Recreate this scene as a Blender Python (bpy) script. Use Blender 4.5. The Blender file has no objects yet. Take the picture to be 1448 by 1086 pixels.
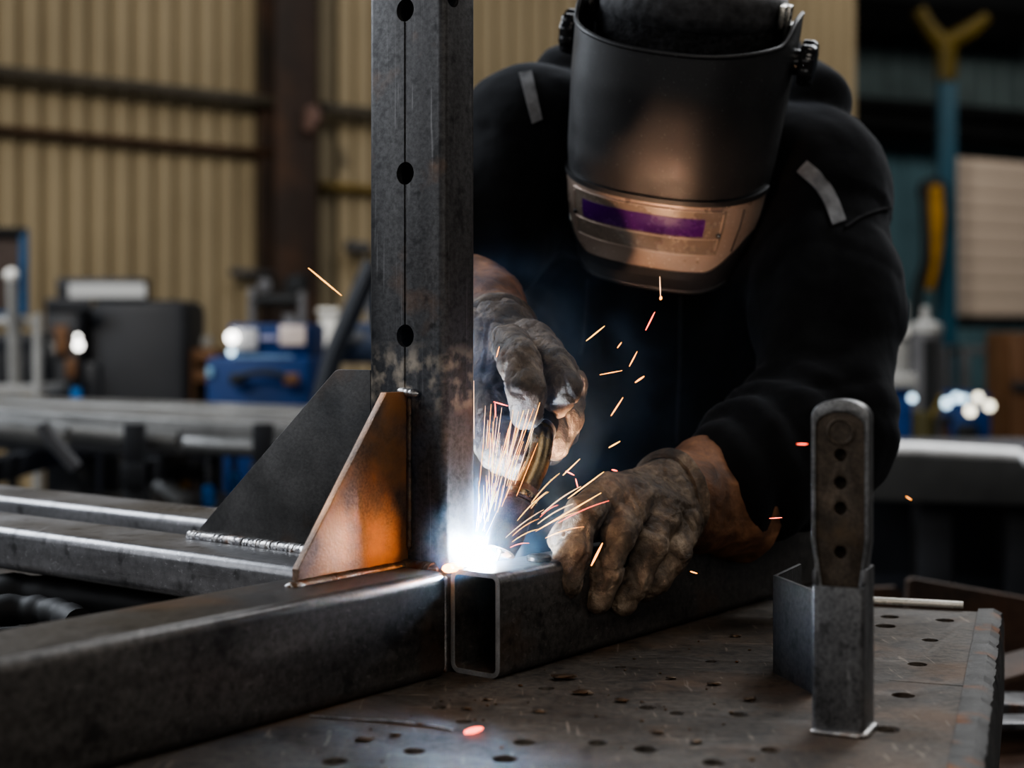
import bpy, bmesh, math, random
import numpy as np
from mathutils import Vector, Matrix

random.seed(7)
SC = bpy.context.scene
COL = SC.collection
PI = math.pi

# ------------------------------------------------------------------ frame
FPX, CX, HY = 2175.0, 724.0, 463.0        # focal length in px, principal column, horizon row
TT = 0.85                                  # height of the welding table top
HC = TT + 0.333                            # height of the camera

def P(px, py, Y):
    """point at depth Y metres seen at (px, py)"""
    return Vector(((px - CX) / FPX * Y, Y, HC - (py - HY) / FPX * Y))

def G(px, py, z):
    """point on the horizontal plane z seen at (px, py)"""
    Y = FPX * (HC - z) / (py - HY)
    return Vector(((px - CX) / FPX * Y, Y, z))

# ------------------------------------------------------------------ scene helpers
ORG = {}

def tag(o, label=None, cat=None, group=None, kind=None):
    if label: o['label'] = label
    if cat: o['category'] = cat
    if group: o['group'] = group
    if kind: o['kind'] = kind
    return o

def thing(name, label, cat, loc, group=None, kind=None):
    o = bpy.data.objects.new(name, None)
    o.empty_display_size = 0.05
    COL.objects.link(o)
    o.location = loc
    ORG[o.name] = Vector(loc)
    return tag(o, label, cat, group, kind)

def obj(name, me, mat, parent=None, base=None):
    """link a mesh given in world coordinates as one object"""
    o = bpy.data.objects.new(name, me)
    COL.objects.link(o)
    if parent is not None:
        org = ORG[parent.name]
        o.parent = parent
    else:
        if base is None:
            n = len(me.vertices)
            co = np.empty(n * 3, 'f'); me.vertices.foreach_get('co', co); co = co.reshape(-1, 3)
            lo, hi = co.min(0), co.max(0)
            base = Vector(((lo[0] + hi[0]) / 2, (lo[1] + hi[1]) / 2, lo[2]))
        org = Vector(base)
        o.location = org
    ORG[o.name] = org.copy()
    me.transform(Matrix.Translation(-org))
    me.name = name
    if mat is not None:
        me.materials.clear(); me.materials.append(mat)
    return o

def finish(me, angle=35):
    for p in me.polygons: p.use_smooth = True
    try: me.set_sharp_from_angle(angle=math.radians(angle))
    except Exception: pass
    return me

def bm_mesh(bm, angle=35):
    me = bpy.data.meshes.new('m')
    bmesh.ops.recalc_face_normals(bm, faces=bm.faces)
    bm.to_mesh(me); bm.free()
    return finish(me, angle)

def raw_mesh(verts, faces, angle=None):
    me = bpy.data.meshes.new('m')
    me.from_pydata([tuple(v) for v in verts], [], [tuple(f) for f in faces])
    me.update()
    for p in me.polygons: p.use_smooth = True
    if angle:
        try: me.set_sharp_from_angle(angle=math.radians(angle))
        except Exception: pass
    return me

def frame_m(o, x, y, z):
    return Matrix(((x[0], y[0], z[0], o[0]), (x[1], y[1], z[1], o[1]), (x[2], y[2], z[2], o[2]), (0, 0, 0, 1)))

def basis(d, up=(0, 0, 1)):
    d = Vector(d).normalized(); up = Vector(up)
    if abs(d.dot(up)) > .98: up = Vector((0, 1, 0))
    x = up.cross(d).normalized(); y = d.cross(x)
    return x, y, d

def evaluated(o):
    bpy.context.view_layer.update()
    dg = bpy.context.evaluated_depsgraph_get()
    me = bpy.data.meshes.new_from_object(o.evaluated_get(dg), depsgraph=dg)
    return me

def extrude2d(outline, holes, depth, M, bevel=0.0, angle=35):
    """solid plate: outline and holes in local xy, thickness depth along +z, placed by M"""
    cu = bpy.data.curves.new('c', 'CURVE'); cu.dimensions = '2D'; cu.fill_mode = 'BOTH'
    cu.extrude = max(depth / 2 - bevel, 1e-5); cu.bevel_depth = bevel; cu.bevel_resolution = 2
    cu.offset = -bevel
    for pts in [outline] + list(holes):
        s = cu.splines.new('POLY'); s.points.add(len(pts) - 1); s.use_cyclic_u = True
        for i, p in enumerate(pts): s.points[i].co = (p[0], p[1], 0, 1)
    o = bpy.data.objects.new('tmp', cu); COL.objects.link(o)
    me = evaluated(o)
    bpy.data.objects.remove(o); bpy.data.curves.remove(cu)
    bm = bmesh.new(); bm.from_mesh(me); bpy.data.meshes.remove(me)
    bmesh.ops.remove_doubles(bm, verts=bm.verts, dist=2e-6)
    bmesh.ops.translate(bm, verts=bm.verts, vec=(0, 0, depth / 2))
    bm.transform(M)
    return bm_mesh(bm, angle)

def rrect(w, h, r, seg=5, cx=0., cy=0.):
    out = []
    for qx, qy, a0 in ((1, 1, 0), (-1, 1, 90), (-1, -1, 180), (1, -1, 270)):
        for i in range(seg + 1):
            a = math.radians(a0 + 90 * i / seg)
            out.append((cx + qx * (w / 2 - r) + r * math.cos(a), cy + qy * (h / 2 - r) + r * math.sin(a)))
    return out

def circ(x, y, r, n=20, ry=None):
    ry = ry or r
    return [(x + r * math.cos(2 * PI * i / n), y + ry * math.sin(2 * PI * i / n)) for i in range(n)]

def box_bm(bm, c, s, M=None, bevel=0.0):
    r = bmesh.ops.create_cube(bm, size=1.0)
    vs = r['verts']
    bmesh.ops.scale(bm, vec=s, verts=vs)
    if bevel > 0:
        es = list({e for v in vs for e in v.link_edges})
        rb = bmesh.ops.bevel(bm, geom=es, offset=bevel, segments=2, profile=.5, affect='EDGES')
        vs = list({v for f in rb['faces'] for v in f.verts} | {v for v in vs if v.is_valid})
    bmesh.ops.translate(bm, vec=c, verts=vs)
    if M is not None: bmesh.ops.transform(bm, matrix=M, verts=vs)
    return vs

def box(c, s, M=None, bevel=0.004):
    bm = bmesh.new(); box_bm(bm, c, s, M, bevel); return bm_mesh(bm)

def boxes(lst, M=None, bevel=0.003):
    bm = bmesh.new()
    for c, s in lst: box_bm(bm, c, s, M, bevel)
    return bm_mesh(bm)

def catmull(pts, per=8):
    pts = [Vector(p) for p in pts]
    if len(pts) < 3: return pts
    q = [pts[0] * 2 - pts[1]] + pts + [pts[-1] * 2 - pts[-2]]
    out = []
    for i in range(1, len(q) - 2):
        a, b, c, d = q[i - 1:i + 3]
        for k in range(per):
            t = k / per
            out.append(.5 * ((2 * b) + (c - a) * t + (2 * a - 5 * b + 4 * c - d) * t * t + (3 * b - a - 3 * c + d) * t ** 3))
    out.append(pts[-1])
    return out

def sweep(pts, rad, n=14, cap=True, prof=None, ry=1.0, twist=None, angle=50, up=(0, 0, 1)):
    """tube along points; rad a number or list; prof(i, theta) multiplies the radius"""
    pts = [Vector(p) for p in pts]; m = len(pts)
    if not hasattr(rad, '__len__'): rad = [rad] * m
    V, Fc = [], []
    x = None
    for i, p in enumerate(pts):
        d = (pts[min(i + 1, m - 1)] - pts[max(i - 1, 0)]).normalized()
        if x is None: x, y, _ = basis(d, up)
        else:
            x = (x - d * x.dot(d)).normalized(); y = d.cross(x)
        for k in range(n):
            th = 2 * PI * k / n
            r = rad[i] * (prof(i, th) if prof else 1.)
            V.append(p + x * (r * math.cos(th)) + y * (r * ry * math.sin(th)))
    for i in range(m - 1):
        for k in range(n):
            a = i * n + k; b = i * n + (k + 1) % n
            Fc.append((a, b, b + n, a + n))
    if cap:
        Fc.append(tuple(range(n - 1, -1, -1))); Fc.append(tuple(range((m - 1) * n, m * n)))
    return raw_mesh(V, Fc, angle)

def lathe(prof, M, n=28, angle=35):
    """prof list of (r, z) revolved about local z"""
    bm = bmesh.new(); rings = []
    for r, z in prof:
        rings.append([bm.verts.new((max(r, 1e-5) * math.cos(2 * PI * k / n), max(r, 1e-5) * math.sin(2 * PI * k / n), z)) for k in range(n)])
    for a, b in zip(rings, rings[1:]):
        for k in range(n):
            bm.faces.new((a[k], a[(k + 1) % n], b[(k + 1) % n], b[k]))
    bm.faces.new(rings[0][::-1]); bm.faces.new(rings[-1])
    bm.transform(M)
    return bm_mesh(bm, angle)

def join(mes, angle=35):
    bm = bmesh.new()
    for m in mes:
        bm.from_mesh(m); bpy.data.meshes.remove(m)
    me = bpy.data.meshes.new('m'); bm.to_mesh(me); bm.free()
    return finish(me, angle)

# ------------------------------------------------------------------ noise in numpy
def _hash(ix, iy, iz, seed):
    h = (ix * 374761393 + iy * 668265263 + iz * 2147483647 + seed * 1274126177) & 0xFFFFFFFF
    h = ((h ^ (h >> 13)) * 1274126177) & 0xFFFFFFFF
    return ((h ^ (h >> 16)) & 0xFFFF) / 65535.0 * 2 - 1

def vnoise(p, scale=1., seed=0):
    p = np.asarray(p, float) * scale
    i = np.floor(p).astype(np.int64); f = p - i; f = f * f * (3 - 2 * f)
    r = 0
    for dx in (0, 1):
        for dy in (0, 1):
            for dz in (0, 1):
                w = (f[:, 0] if dx else 1 - f[:, 0]) * (f[:, 1] if dy else 1 - f[:, 1]) * (f[:, 2] if dz else 1 - f[:, 2])
                r = r + w * _hash(i[:, 0] + dx, i[:, 1] + dy, i[:, 2] + dz, seed)
    return r

def fbm(p, scale, seed=0, oct=3):
    r = 0; a = 1.
    for k in range(oct):
        r = r + a * vnoise(p, scale * 2 ** k, seed + k); a *= .5
    return r

def ridge(p, scale, seed=0):
    return 1 - np.abs(vnoise(p, scale, seed)) * 2

# ------------------------------------------------------------------ implicit bodies
def rc(a, b, r1, r2):
    return ('rc', np.array(a, float), np.array(b, float), r1, r2)

def el(c, r, R=None):
    return ('el', np.array(c, float), np.array(r, float), None if R is None else np.array(R, float))

def chain(pts, rads):
    return [rc(pts[i], pts[i + 1], rads[i], rads[i + 1]) for i in range(len(pts) - 1)]

def prim_sdf(pr, p):
    if pr[0] == 'rc':
        _, a, b, r1, r2 = pr
        ba = b - a; l2 = ba @ ba; rr = r1 - r2; a2 = max(l2 - rr * rr, 1e-9); il2 = 1 / l2
        pa = p - a; y = pa @ ba; z = y - l2
        q = pa * l2 - y[:, None] * ba; x2 = (q * q).sum(1)
        y2 = y * y * l2; z2 = z * z * l2
        k = np.sign(rr) * rr * rr * x2
        d = (np.sqrt(x2 * a2 * il2) + y * rr) * il2 - r1
        c1 = np.sign(z) * a2 * z2 > k; c2 = np.sign(y) * a2 * y2 < k
        d = np.where(c2, np.sqrt(x2 + y2) * il2 - r1, d)
        d = np.where(c1, np.sqrt(x2 + z2) * il2 - r2, d)
        return d
    _, c, r, R = pr
    q = p - c
    if R is not None: q = q @ R
    k0 = np.sqrt(((q / r) ** 2).sum(1)); k1 = np.sqrt(((q / (r * r)) ** 2).sum(1)) + 1e-9
    return k0 * (k0 - 1) / k1

def smin(a, b, k):
    h = np.maximum(k - np.abs(a - b), 0) / k
    return np.minimum(a, b) - h * h * k * .25

def surface_nets(D, org, h):
    ins = D < 0
    nx, ny, nz = D.shape
    S = np.zeros((nx - 1, ny - 1, nz - 1, 3)); C = np.zeros((nx - 1, ny - 1, nz - 1))
    sl = lambda o, n: slice(o, n - 1 + o)
    for ax in range(3):
        o1, o2 = [a for a in range(3) if a != ax]
        for d1 in (0, 1):
            for d2 in (0, 1):
                A = [0, 0, 0]; A[o1] = d1; A[o2] = d2
                B = list(A); B[ax] = 1
                da = D[sl(A[0], nx), sl(A[1], ny), sl(A[2], nz)]; db = D[sl(B[0], nx), sl(B[1], ny), sl(B[2], nz)]
                m = (da < 0) != (db < 0)
                t = np.where(m, da / np.where(m, da - db, 1), 0)
                for k in range(3):
                    S[..., k] += np.where(m, (t if k == ax else A[k]), 0)
                C += m
    act = C > 0
    idx = -np.ones(C.shape, np.int64); idx[act] = np.arange(act.sum())
    ii = np.argwhere(act)
    V = (ii + S[act] / C[act][:, None]) * h + org
    F = []
    for ax in range(3):
        o1, o2 = (ax + 1) % 3, (ax + 2) % 3
        s0 = [slice(None)] * 3; s1 = [slice(None)] * 3
        s0[ax] = slice(0, -1); s1[ax] = slice(1, None)
        a = ins[tuple(s0)]; b = ins[tuple(s1)]
        e = np.argwhere(a != b)
        e = e[(e[:, o1] > 0) & (e[:, o2] > 0) & (e[:, o1] < D.shape[o1] - 1) & (e[:, o2] < D.shape[o2] - 1)]
        if not len(e): continue
        q = []
        for d1, d2 in ((-1, -1), (0, -1), (0, 0), (-1, 0)):
            c = e.copy(); c[:, o1] += d1; c[:, o2] += d2
            q.append(idx[c[:, 0], c[:, 1], c[:, 2]])
        q = np.stack(q, 1)
        fl = ~a[e[:, 0], e[:, 1], e[:, 2]]
        q[fl] = q[fl][:, ::-1]
        F.append(q)
    return V, np.concatenate(F)

def sdf_mesh(groups, h, k=0.01, core=None, kc=None, disp=None, smooth=2, post=None, cut=None):
    """hard union of smooth groups; each group is smoothly blended with the core"""
    allp = [p for g in groups for p in g] + (core or [])
    pts, rr = [], []
    for p in allp:
        if p[0] == 'rc':
            pts += [p[1] - p[3], p[1] + p[3], p[2] - p[4], p[2] + p[4]]
        else:
            m = p[2].max(); pts += [p[1] - m, p[1] + m]
    pts = np.array(pts); lo = pts.min(0) - 4 * h; hi = pts.max(0) + 4 * h
    n = np.ceil((hi - lo) / h).astype(int) + 1
    gx, gy, gz = [lo[i] + h * np.arange(n[i]) for i in range(3)]
    grid = np.stack(np.meshgrid(gx, gy, gz, indexing='ij'), -1).reshape(-1, 3)
    def grp(g):
        d = None
        for p in g:
            s = prim_sdf(p, grid)
            d = s if d is None else smin(d, s, k)
        return d
    base = grp(core) if core else None
    D = base
    for g in groups:
        d = grp(g)
        if base is not None: d = smin(base, d, kc or k)
        D = d if D is None else np.minimum(D, d)
    if cut is not None: D = np.maximum(D, cut(grid))
    V, F = surface_nets(D.reshape(n), lo, h)
    V = relax(V, F, smooth)
    if disp is not None:
        N = vnormals(V, F); V = V + N * disp(V, N)[:, None]
    if post is not None: V = post(V)
    return raw_mesh(V.tolist(), F.tolist())

def relax(V, F, it, lam=.5):
    if not it: return V
    E = np.concatenate([F[:, [0, 1]], F[:, [1, 2]], F[:, [2, 3]], F[:, [3, 0]]])
    E = np.concatenate([E, E[:, ::-1]])
    cnt = np.bincount(E[:, 0], minlength=len(V))[:, None] + 1e-9
    for i in range(it):
        for l in (lam, -lam * 1.04):
            A = np.stack([np.bincount(E[:, 0], V[E[:, 1], k], len(V)) for k in range(3)], 1) / cnt
            V = V + l * (A - V)
    return V

def vnormals(V, F):
    n = np.cross(V[F[:, 2]] - V[F[:, 0]], V[F[:, 3]] - V[F[:, 1]])
    N = np.stack([sum(np.bincount(F[:, j], n[:, k], len(V)) for j in range(4)) for k in range(3)], 1)
    return N / (np.linalg.norm(N, axis=1, keepdims=True) + 1e-12)

# ------------------------------------------------------------------ materials
def mat(name):
    m = bpy.data.materials.new(name); m.use_nodes = True
    nt = m.node_tree
    b = nt.nodes['Principled BSDF']
    return m, nt, b

def setp(b, **kw):
    for k, v in kw.items():
        k = k.replace('_', ' ')
        if k in b.inputs:
            b.inputs[k].default_value = (*v, 1) if (hasattr(v, '__len__') and len(v) == 3 and b.inputs[k].type == 'RGBA') else v

def tex(nt, kind, scale=(1, 1, 1), **kw):
    tc = nt.nodes.new('ShaderNodeTexCoord'); mp = nt.nodes.new('ShaderNodeMapping')
    mp.inputs['Scale'].default_value = scale
    nt.links.new(tc.outputs['Object'], mp.inputs['Vector'])
    t = nt.nodes.new(kind)
    for k, v in kw.items():
        if k in t.inputs: t.inputs[k].default_value = v
        else: setattr(t, k, v)
    nt.links.new(mp.outputs[0], t.inputs['Vector'])
    return t

def ramp(nt, src, stops):
    r = nt.nodes.new('ShaderNodeValToRGB')
    e = r.color_ramp.elements
    while len(e) > 1: e.remove(e[-1])
    for i, (p, c) in enumerate(stops):
        x = e[0] if i == 0 else e.new(p)
        x.position = p; x.color = (*c, 1) if hasattr(c, '__len__') else (c, c, c, 1)
    nt.links.new(src, r.inputs[0])
    return r

def bump(nt, b, src, strength=.3, dist=.002, prev=None):
    n = nt.nodes.new('ShaderNodeBump'); n.inputs['Strength'].default_value = strength
    n.inputs['Distance'].default_value = dist
    nt.links.new(src, n.inputs['Height'])
    if prev is not None: nt.links.new(prev.outputs[0], n.inputs['Normal'])
    nt.links.new(n.outputs[0], b.inputs['Normal'])
    return n

def mixc(nt, fac, a, b, mode='MIX'):
    m = nt.nodes.new('ShaderNodeMix'); m.data_type = 'RGBA'; m.blend_type = mode
    if hasattr(fac, 'node'): nt.links.new(fac, m.inputs[0])
    else: m.inputs[0].default_value = fac
    for s, i in ((a, 6), (b, 7)):
        if hasattr(s, 'node'): nt.links.new(s, m.inputs[i])
        else: m.inputs[i].default_value = (*s, 1)
    return m.outputs[2]

def m_plain(name, col, rough=.5, metal=0., noise=.25, scale=8, bmp=.1, emit=None, es=1., coat=0., spec=.2):
    m, nt, b = mat(name)
    setp(b, Roughness=rough, Metallic=metal, Coat_Weight=coat, Specular_IOR_Level=spec)
    t = tex(nt, 'ShaderNodeTexNoise', Scale=scale, Detail=5.)
    lo = [c * (1 - noise) for c in col]; hi = [min(1, c * (1 + noise)) for c in col]
    r = ramp(nt, t.outputs[0], [(.3, lo), (.7, hi)])
    nt.links.new(r.outputs[0], b.inputs['Base Color'])
    if bmp: bump(nt, b, t.outputs[0], bmp, .003)
    if emit:
        setp(b, Emission_Color=emit, Emission_Strength=es)
    return m

def m_steel(name, lo, hi, streak=(1, 1, 1), rough=(.32, .6), rust=0., rustc=(.14, .055, .02), scale=9., metal=.85, speck=.5, bmp=.15, scratch=0., sdir=(5, 260, 260), heat=None):
    """mill scale steel: long streaks, blotches, specks and a touch of rust"""
    m, nt, b = mat(name)
    t1 = tex(nt, 'ShaderNodeTexNoise', streak, Scale=scale, Detail=8., Roughness=.6)
    t2 = tex(nt, 'ShaderNodeTexNoise', Scale=scale * 14, Detail=4., Roughness=.7)
    t3 = tex(nt, 'ShaderNodeTexNoise', Scale=scale * .7, Detail=6.)
    r1 = ramp(nt, t1.outputs[0], [(.32, lo), (.68, hi)])
    r2 = ramp(nt, t2.outputs[0], [(.35, 1 - speck), (.6, 1.)])
    c = mixc(nt, 1., r1.outputs[0], r2.outputs[0], 'MULTIPLY')
    if rust > 0:
        rf = ramp(nt, t3.outputs[0], [(.62 - rust * .35, 0.), (.74 - rust * .2, 1.)])
        c = mixc(nt, rf.outputs[0], c, rustc)
    if scratch > 0:
        for sd, k in ((sdir, 0.), ((sdir[1] * .7, sdir[0] * 1.3, sdir[2]), 1.)):
            ts = tex(nt, 'ShaderNodeTexNoise', sd, Scale=1., Detail=2., Distortion=.6)
            rs_ = ramp(nt, ts.outputs[0], [(.66, 0.), (.72, scratch)])
            c = mixc(nt, rs_.outputs[0], c, tuple(min(1, h * 2.6) for h in hi))
        tb = tex(nt, 'ShaderNodeTexNoise', Scale=scale * 4.5, Detail=3.)
        rb = ramp(nt, tb.outputs[0], [(.3, .45), (.42, 1.)])
        c = mixc(nt, 1., c, rb.outputs[0], 'MULTIPLY')
    if heat:      # heat-tinted, wire-brushed zone between two heights
        tc = nt.nodes.new('ShaderNodeTexCoord'); sx = nt.nodes.new('ShaderNodeSeparateXYZ'); nt.links.new(tc.outputs['Object'], sx.inputs[0])
        mr = ramp(nt, sx.outputs[2], [(heat[0] - .015, 0.), (heat[0], 1.), (heat[1], 1.), (heat[1] + .02, 0.)])
        tn = tex(nt, 'ShaderNodeTexNoise', Scale=60., Detail=4.)
        rn = ramp(nt, tn.outputs[0], [(.45, 0.), (.62, .75)])
        mm = nt.nodes.new('ShaderNodeMath'); mm.operation = 'MULTIPLY'; nt.links.new(mr.outputs[0], mm.inputs[0]); nt.links.new(rn.outputs[0], mm.inputs[1])
        c = mixc(nt, mm.outputs[0], c, heat[2])
    nt.links.new(c, b.inputs['Base Color'])
    rr = ramp(nt, t1.outputs[0], [(.3, rough[0]), (.7, rough[1])])
    nt.links.new(rr.outputs[0], b.inputs['Roughness'])
    b.inputs['Metallic'].default_value = metal
    bump(nt, b, t2.outputs[0], bmp, .0015)
    return m

def m_leather(name, c1, c2, c3, sc=40., bm=.6):
    m, nt, b = mat(name)
    t1 = tex(nt, 'ShaderNodeTexNoise', Scale=sc * .6, Detail=7., Roughness=.65, Distortion=.4)
    t2 = tex(nt, 'ShaderNodeTexNoise', Scale=sc * 12, Detail=3., Roughness=.7)
    t3 = tex(nt, 'ShaderNodeTexVoronoi', Scale=sc * 2.2)
    t3.feature = 'DISTANCE_TO_EDGE'
    t4 = tex(nt, 'ShaderNodeTexNoise', Scale=sc * .25, Detail=4.)
    r1 = ramp(nt, t1.outputs[0], [(.28, c1), (.5, c2), (.72, c3)])
    r4 = ramp(nt, t4.outputs[0], [(.38, .3), (.58, 1.)])
    c = mixc(nt, .75, r1.outputs[0], r4.outputs[0], 'MULTIPLY')
    r2 = ramp(nt, t2.outputs[0], [(.3, .72), (.7, 1.)])
    c = mixc(nt, .8, c, r2.outputs[0], 'MULTIPLY')
    nt.links.new(c, b.inputs['Base Color'])
    rr = ramp(nt, t1.outputs[0], [(.3, .55), (.7, .8)])
    nt.links.new(rr.outputs[0], b.inputs['Roughness'])
    n1 = bump(nt, b, t1.outputs[0], bm, .006)
    n2 = bump(nt, b, t3.outputs[0], .15, .0015, n1)
    bump(nt, b, t2.outputs[0], .35, .001, n2)
    return m

def m_emit(name, col, s):
    m, nt, b = mat(name)
    setp(b, Base_Color=(0.02, .02, .02), Emission_Color=col, Emission_Strength=s, Roughness=.6)
    t = tex(nt, 'ShaderNodeTexNoise', Scale=300.)
    r = ramp(nt, t.outputs[0], [(.2, [c * .8 for c in col]), (.8, col)])
    nt.links.new(r.outputs[0], b.inputs['Emission Color'])
    return m
# ================================================================== materials of the bench
M_scale = m_steel('mill_scale_steel', (.03, .029, .03), (.10, .098, .098), (1, 1, .12), rough=(.36, .6), rust=.12, rustc=(.10, .055, .03), scale=14, metal=.6, scratch=.25, sdir=(200, 200, 6), heat=(.262, .30, (.34, .29, .23)))
M_base = m_steel('base_tube_steel', (.042, .039, .037), (.11, .102, .095), (.5, .5, 3), rough=(.27, .48), rust=.12, rustc=(.085, .05, .03), scale=10, metal=.5, scratch=.2)
M_bright = m_steel('bright_tube_steel', (.14, .14, .145), (.27, .27, .28), (.6, .6, 4), rough=(.24, .42), rust=.0, scale=8, metal=.65, speck=.25, scratch=.2)
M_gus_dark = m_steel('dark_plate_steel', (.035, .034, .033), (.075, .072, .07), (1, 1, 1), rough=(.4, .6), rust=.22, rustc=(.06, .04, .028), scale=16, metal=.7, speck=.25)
M_gus_rustglow = m_steel('rust_glow_plate_steel', (.075, .055, .045), (.20, .125, .085), (1, 1, .6), rough=(.35, .6), rust=.62, rustc=(.30, .135, .05), scale=26, metal=.4, speck=.55, bmp=.4)  # rust colour also carries the orange glow of the arc
M_bead = m_steel('weld_bead_metal', (.25, .25, .26), (.62, .6, .58), rough=(.25, .45), rust=.1, rustc=(.2, .1, .05), scale=60, metal=.9, speck=.5)
M_bead_dark = m_steel('scorched_weld_metal', (.06, .045, .035), (.2, .14, .09), rough=(.35, .6), rust=.3, rustc=(.12, .05, .02), scale=60, metal=.8)
M_table = m_steel('table_plate_steel', (.046, .038, .031), (.105, .087, .071), (1, 1, 1), rough=(.5, .75), rust=.25, rustc=(.10, .06, .035), scale=9, metal=.3, speck=.6, bmp=.5, scratch=.5, sdir=(14, 240, 240))
M_edge = m_steel('chewed_edge_steel', (.035, .034, .033), (.10, .098, .095), rough=(.4, .65), rust=.1, scale=30, metal=.8, bmp=.7)
M_stub = m_steel('stub_tube_steel', (.075, .075, .077), (.2, .2, .205), (1, 1, .4), rough=(.34, .55), rust=.08, scale=22, metal=.6, speck=.5, scratch=.3, sdir=(200, 200, 10))
M_strap = m_steel('dark_strap_steel', (.045, .036, .028), (.13, .10, .075), rough=(.4, .65), rust=.25, rustc=(.09, .06, .035), scale=30, metal=.7)
M_edge_hl = m_steel('pale_edge_highlight', (.8, .77, .68), (.95, .92, .84), rough=(.2, .35), scale=30, metal=.4, speck=.1)  # near-white colour takes the place of an edge highlight
M_rubber = m_plain('black_rubber', (.009, .009, .0095), .6, scale=20)
M_inside = m_plain('tube_inside_steel', (.05, .05, .055), .55, .6, scale=20)

P0 = Vector((-.0654, 1.4817, 0))
U = Vector((.609, .793, 0)).normalized(); N = Vector((-U.y, U.x, 0)); Z = Vector((0, 0, 1))
def F(u, n, z): return P0 + U * u + N * n + Z * (TT + z)

def tube_u(u0, u1, nc, zc, w, h, r=.008, t=.005):
    return extrude2d(rrect(w, h, r), [rrect(w - 2 * t, h - 2 * t, max(r - t, .002))], u1 - u0, frame_m(F(u0, nc, zc), N, Z, U), .0006)
def tube_n(n0, n1, uc, zc, w, h, r=.008, t=.005):
    return extrude2d(rrect(w, h, r), [rrect(w - 2 * t, h - 2 * t, max(r - t, .002))], n1 - n0, frame_m(F(uc, n0, zc), -U, Z, N), .0006)

def bead(a, b, r, mat_, parent, name='weld_bead', wob=.25, flat=.7):
    a, b = Vector(a), Vector(b); L = (b - a).length; m = max(8, int(L / .0017))
    ph = random.random() * 9
    pts, rad = [], []
    for i in range(m + 1):
        t = i / m
        pts.append(a.lerp(b, t) + Vector((random.uniform(-1, 1), random.uniform(-1, 1), random.uniform(-1, 1))) * r * .06)
        e = min(1, min(t, 1 - t) * L / (r * 1.2) + .3)
        rad.append(r * e * (1 + wob * .5 * abs(math.sin(t * L / .0055 * PI + ph)) + random.uniform(-.05, .05)))
    return obj(name, sweep(pts, rad, 10, ry=flat), mat_, parent)

def boolean(me, cut):
    a = bpy.data.objects.new('ta', me); b = bpy.data.objects.new('tb', cut)
    COL.objects.link(a); COL.objects.link(b)
    md = a.modifiers.new('b', 'BOOLEAN'); md.operation = 'DIFFERENCE'; md.solver = 'EXACT'; md.object = b
    out = evaluated(a)
    bpy.data.objects.remove(a); bpy.data.objects.remove(b)
    bpy.data.meshes.remove(me); bpy.data.meshes.remove(cut)
    return finish(out, 35)

# ------------------------------------------------------------------ the frame being welded
frame = thing('welded_steel_frame', 'dark steel tube frame with drilled upright post and two gusset plates on the welding table', 'steel frame', F(.02, .05, 0))

post = extrude2d(rrect(.05, .1, .008), [rrect(.038, .088, .003)], 1.05, frame_m(F(.025, .05, .0), U, N, Z), .0006)
for M_, rr_ in ((frame_m(F(0, .05, .4845), N, Z, U), .0112), (frame_m(F(0, .05, .3247), N, Z, U), .0112), (frame_m(F(0, .05, .645), N, Z, U), .0112), (frame_m(F(.0135, 0, .652), U, Z, -N), .0085)):
    cut = bmesh.new(); bmesh.ops.create_cone(cut, cap_ends=True, segments=28, radius1=rr_, radius2=rr_, depth=.03, matrix=M_)
    post = boolean(post, bm_mesh(cut))
cut = bmesh.new(); box_bm(cut, (0, 0, 0), (.0026, .003, .7), frame_m(F(0, .05, .62), U, N, Z))
post = boolean(post, bm_mesh(cut))
obj('upright_post', post, M_scale, frame)

obj('base_tube', tube_u(-.95, -.012, .038, .05, .1, .1, .011), M_base, frame)
obj('base_tube', tube_u(.009, .70, -.0311, .05, .0602, .1, .010), M_base, frame)
M_cut = m_steel('sawn_end_lightened', (.2, .2, .205), (.36, .36, .365), rough=(.45, .6), scale=60, metal=.25, speck=.3)  # sawn steel, made paler in place of light on the tube rim
obj('sawn_lit_ring', extrude2d(rrect(.0598, .0996, .010), [rrect(.0502, .09, .005)], .0006, frame_m(F(.0084, -.0311, .05), N, Z, U), .0001), M_cut, frame)
obj('cross_tube', tube_n(.1, 1.15, -.027, .075, .1, .05, .011), M_bright, frame)
obj('cross_tube', tube_n(.09, 1.2, .17, .075, .1, .05, .011), M_bright, frame)

g1 = [(-.150, .1), (-.150, .114), (-.031, .27), (0, .27), (0, .1)]
o = obj('gusset_plate', extrude2d(g1, [], .008, frame_m(F(0, .054, 0), U, Z, -N), .0005), M_gus_rustglow, frame)
o['label'] = 'gusset plate with rust and painted orange glow on the near base tube'
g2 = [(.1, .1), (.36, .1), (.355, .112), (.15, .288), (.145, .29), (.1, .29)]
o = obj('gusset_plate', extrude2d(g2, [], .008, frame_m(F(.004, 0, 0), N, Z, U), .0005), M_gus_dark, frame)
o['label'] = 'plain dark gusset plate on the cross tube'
bead(F(.000, .105, .1015), F(.000, .37, .1015), .0085, M_bead, frame)
bead(F(-.165, .044, .1005), F(-.004, .044, .1005), .006, M_bead_dark, frame)
bead(F(-.165, .048, .1005), F(-.150, .038, .1005), .005, M_bead, frame)
bead(F(-.001, .058, .271), F(-.002, .03, .268), .0055, M_bead, frame)
bead(F(-.001, .044, .265), F(-.001, .044, .115), .0035, M_bead_dark, frame)
bead(F(-.006, .004, .1), F(-.006, .098, .1), .008, M_bead_dark, frame)
bead(F(-.012, -.011, .004), F(-.012, -.011, .096), .0022, M_bead, frame)
bead(F(.018, -.002, .1), F(.05, -.002, .1), .0035, M_bead, frame)

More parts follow.
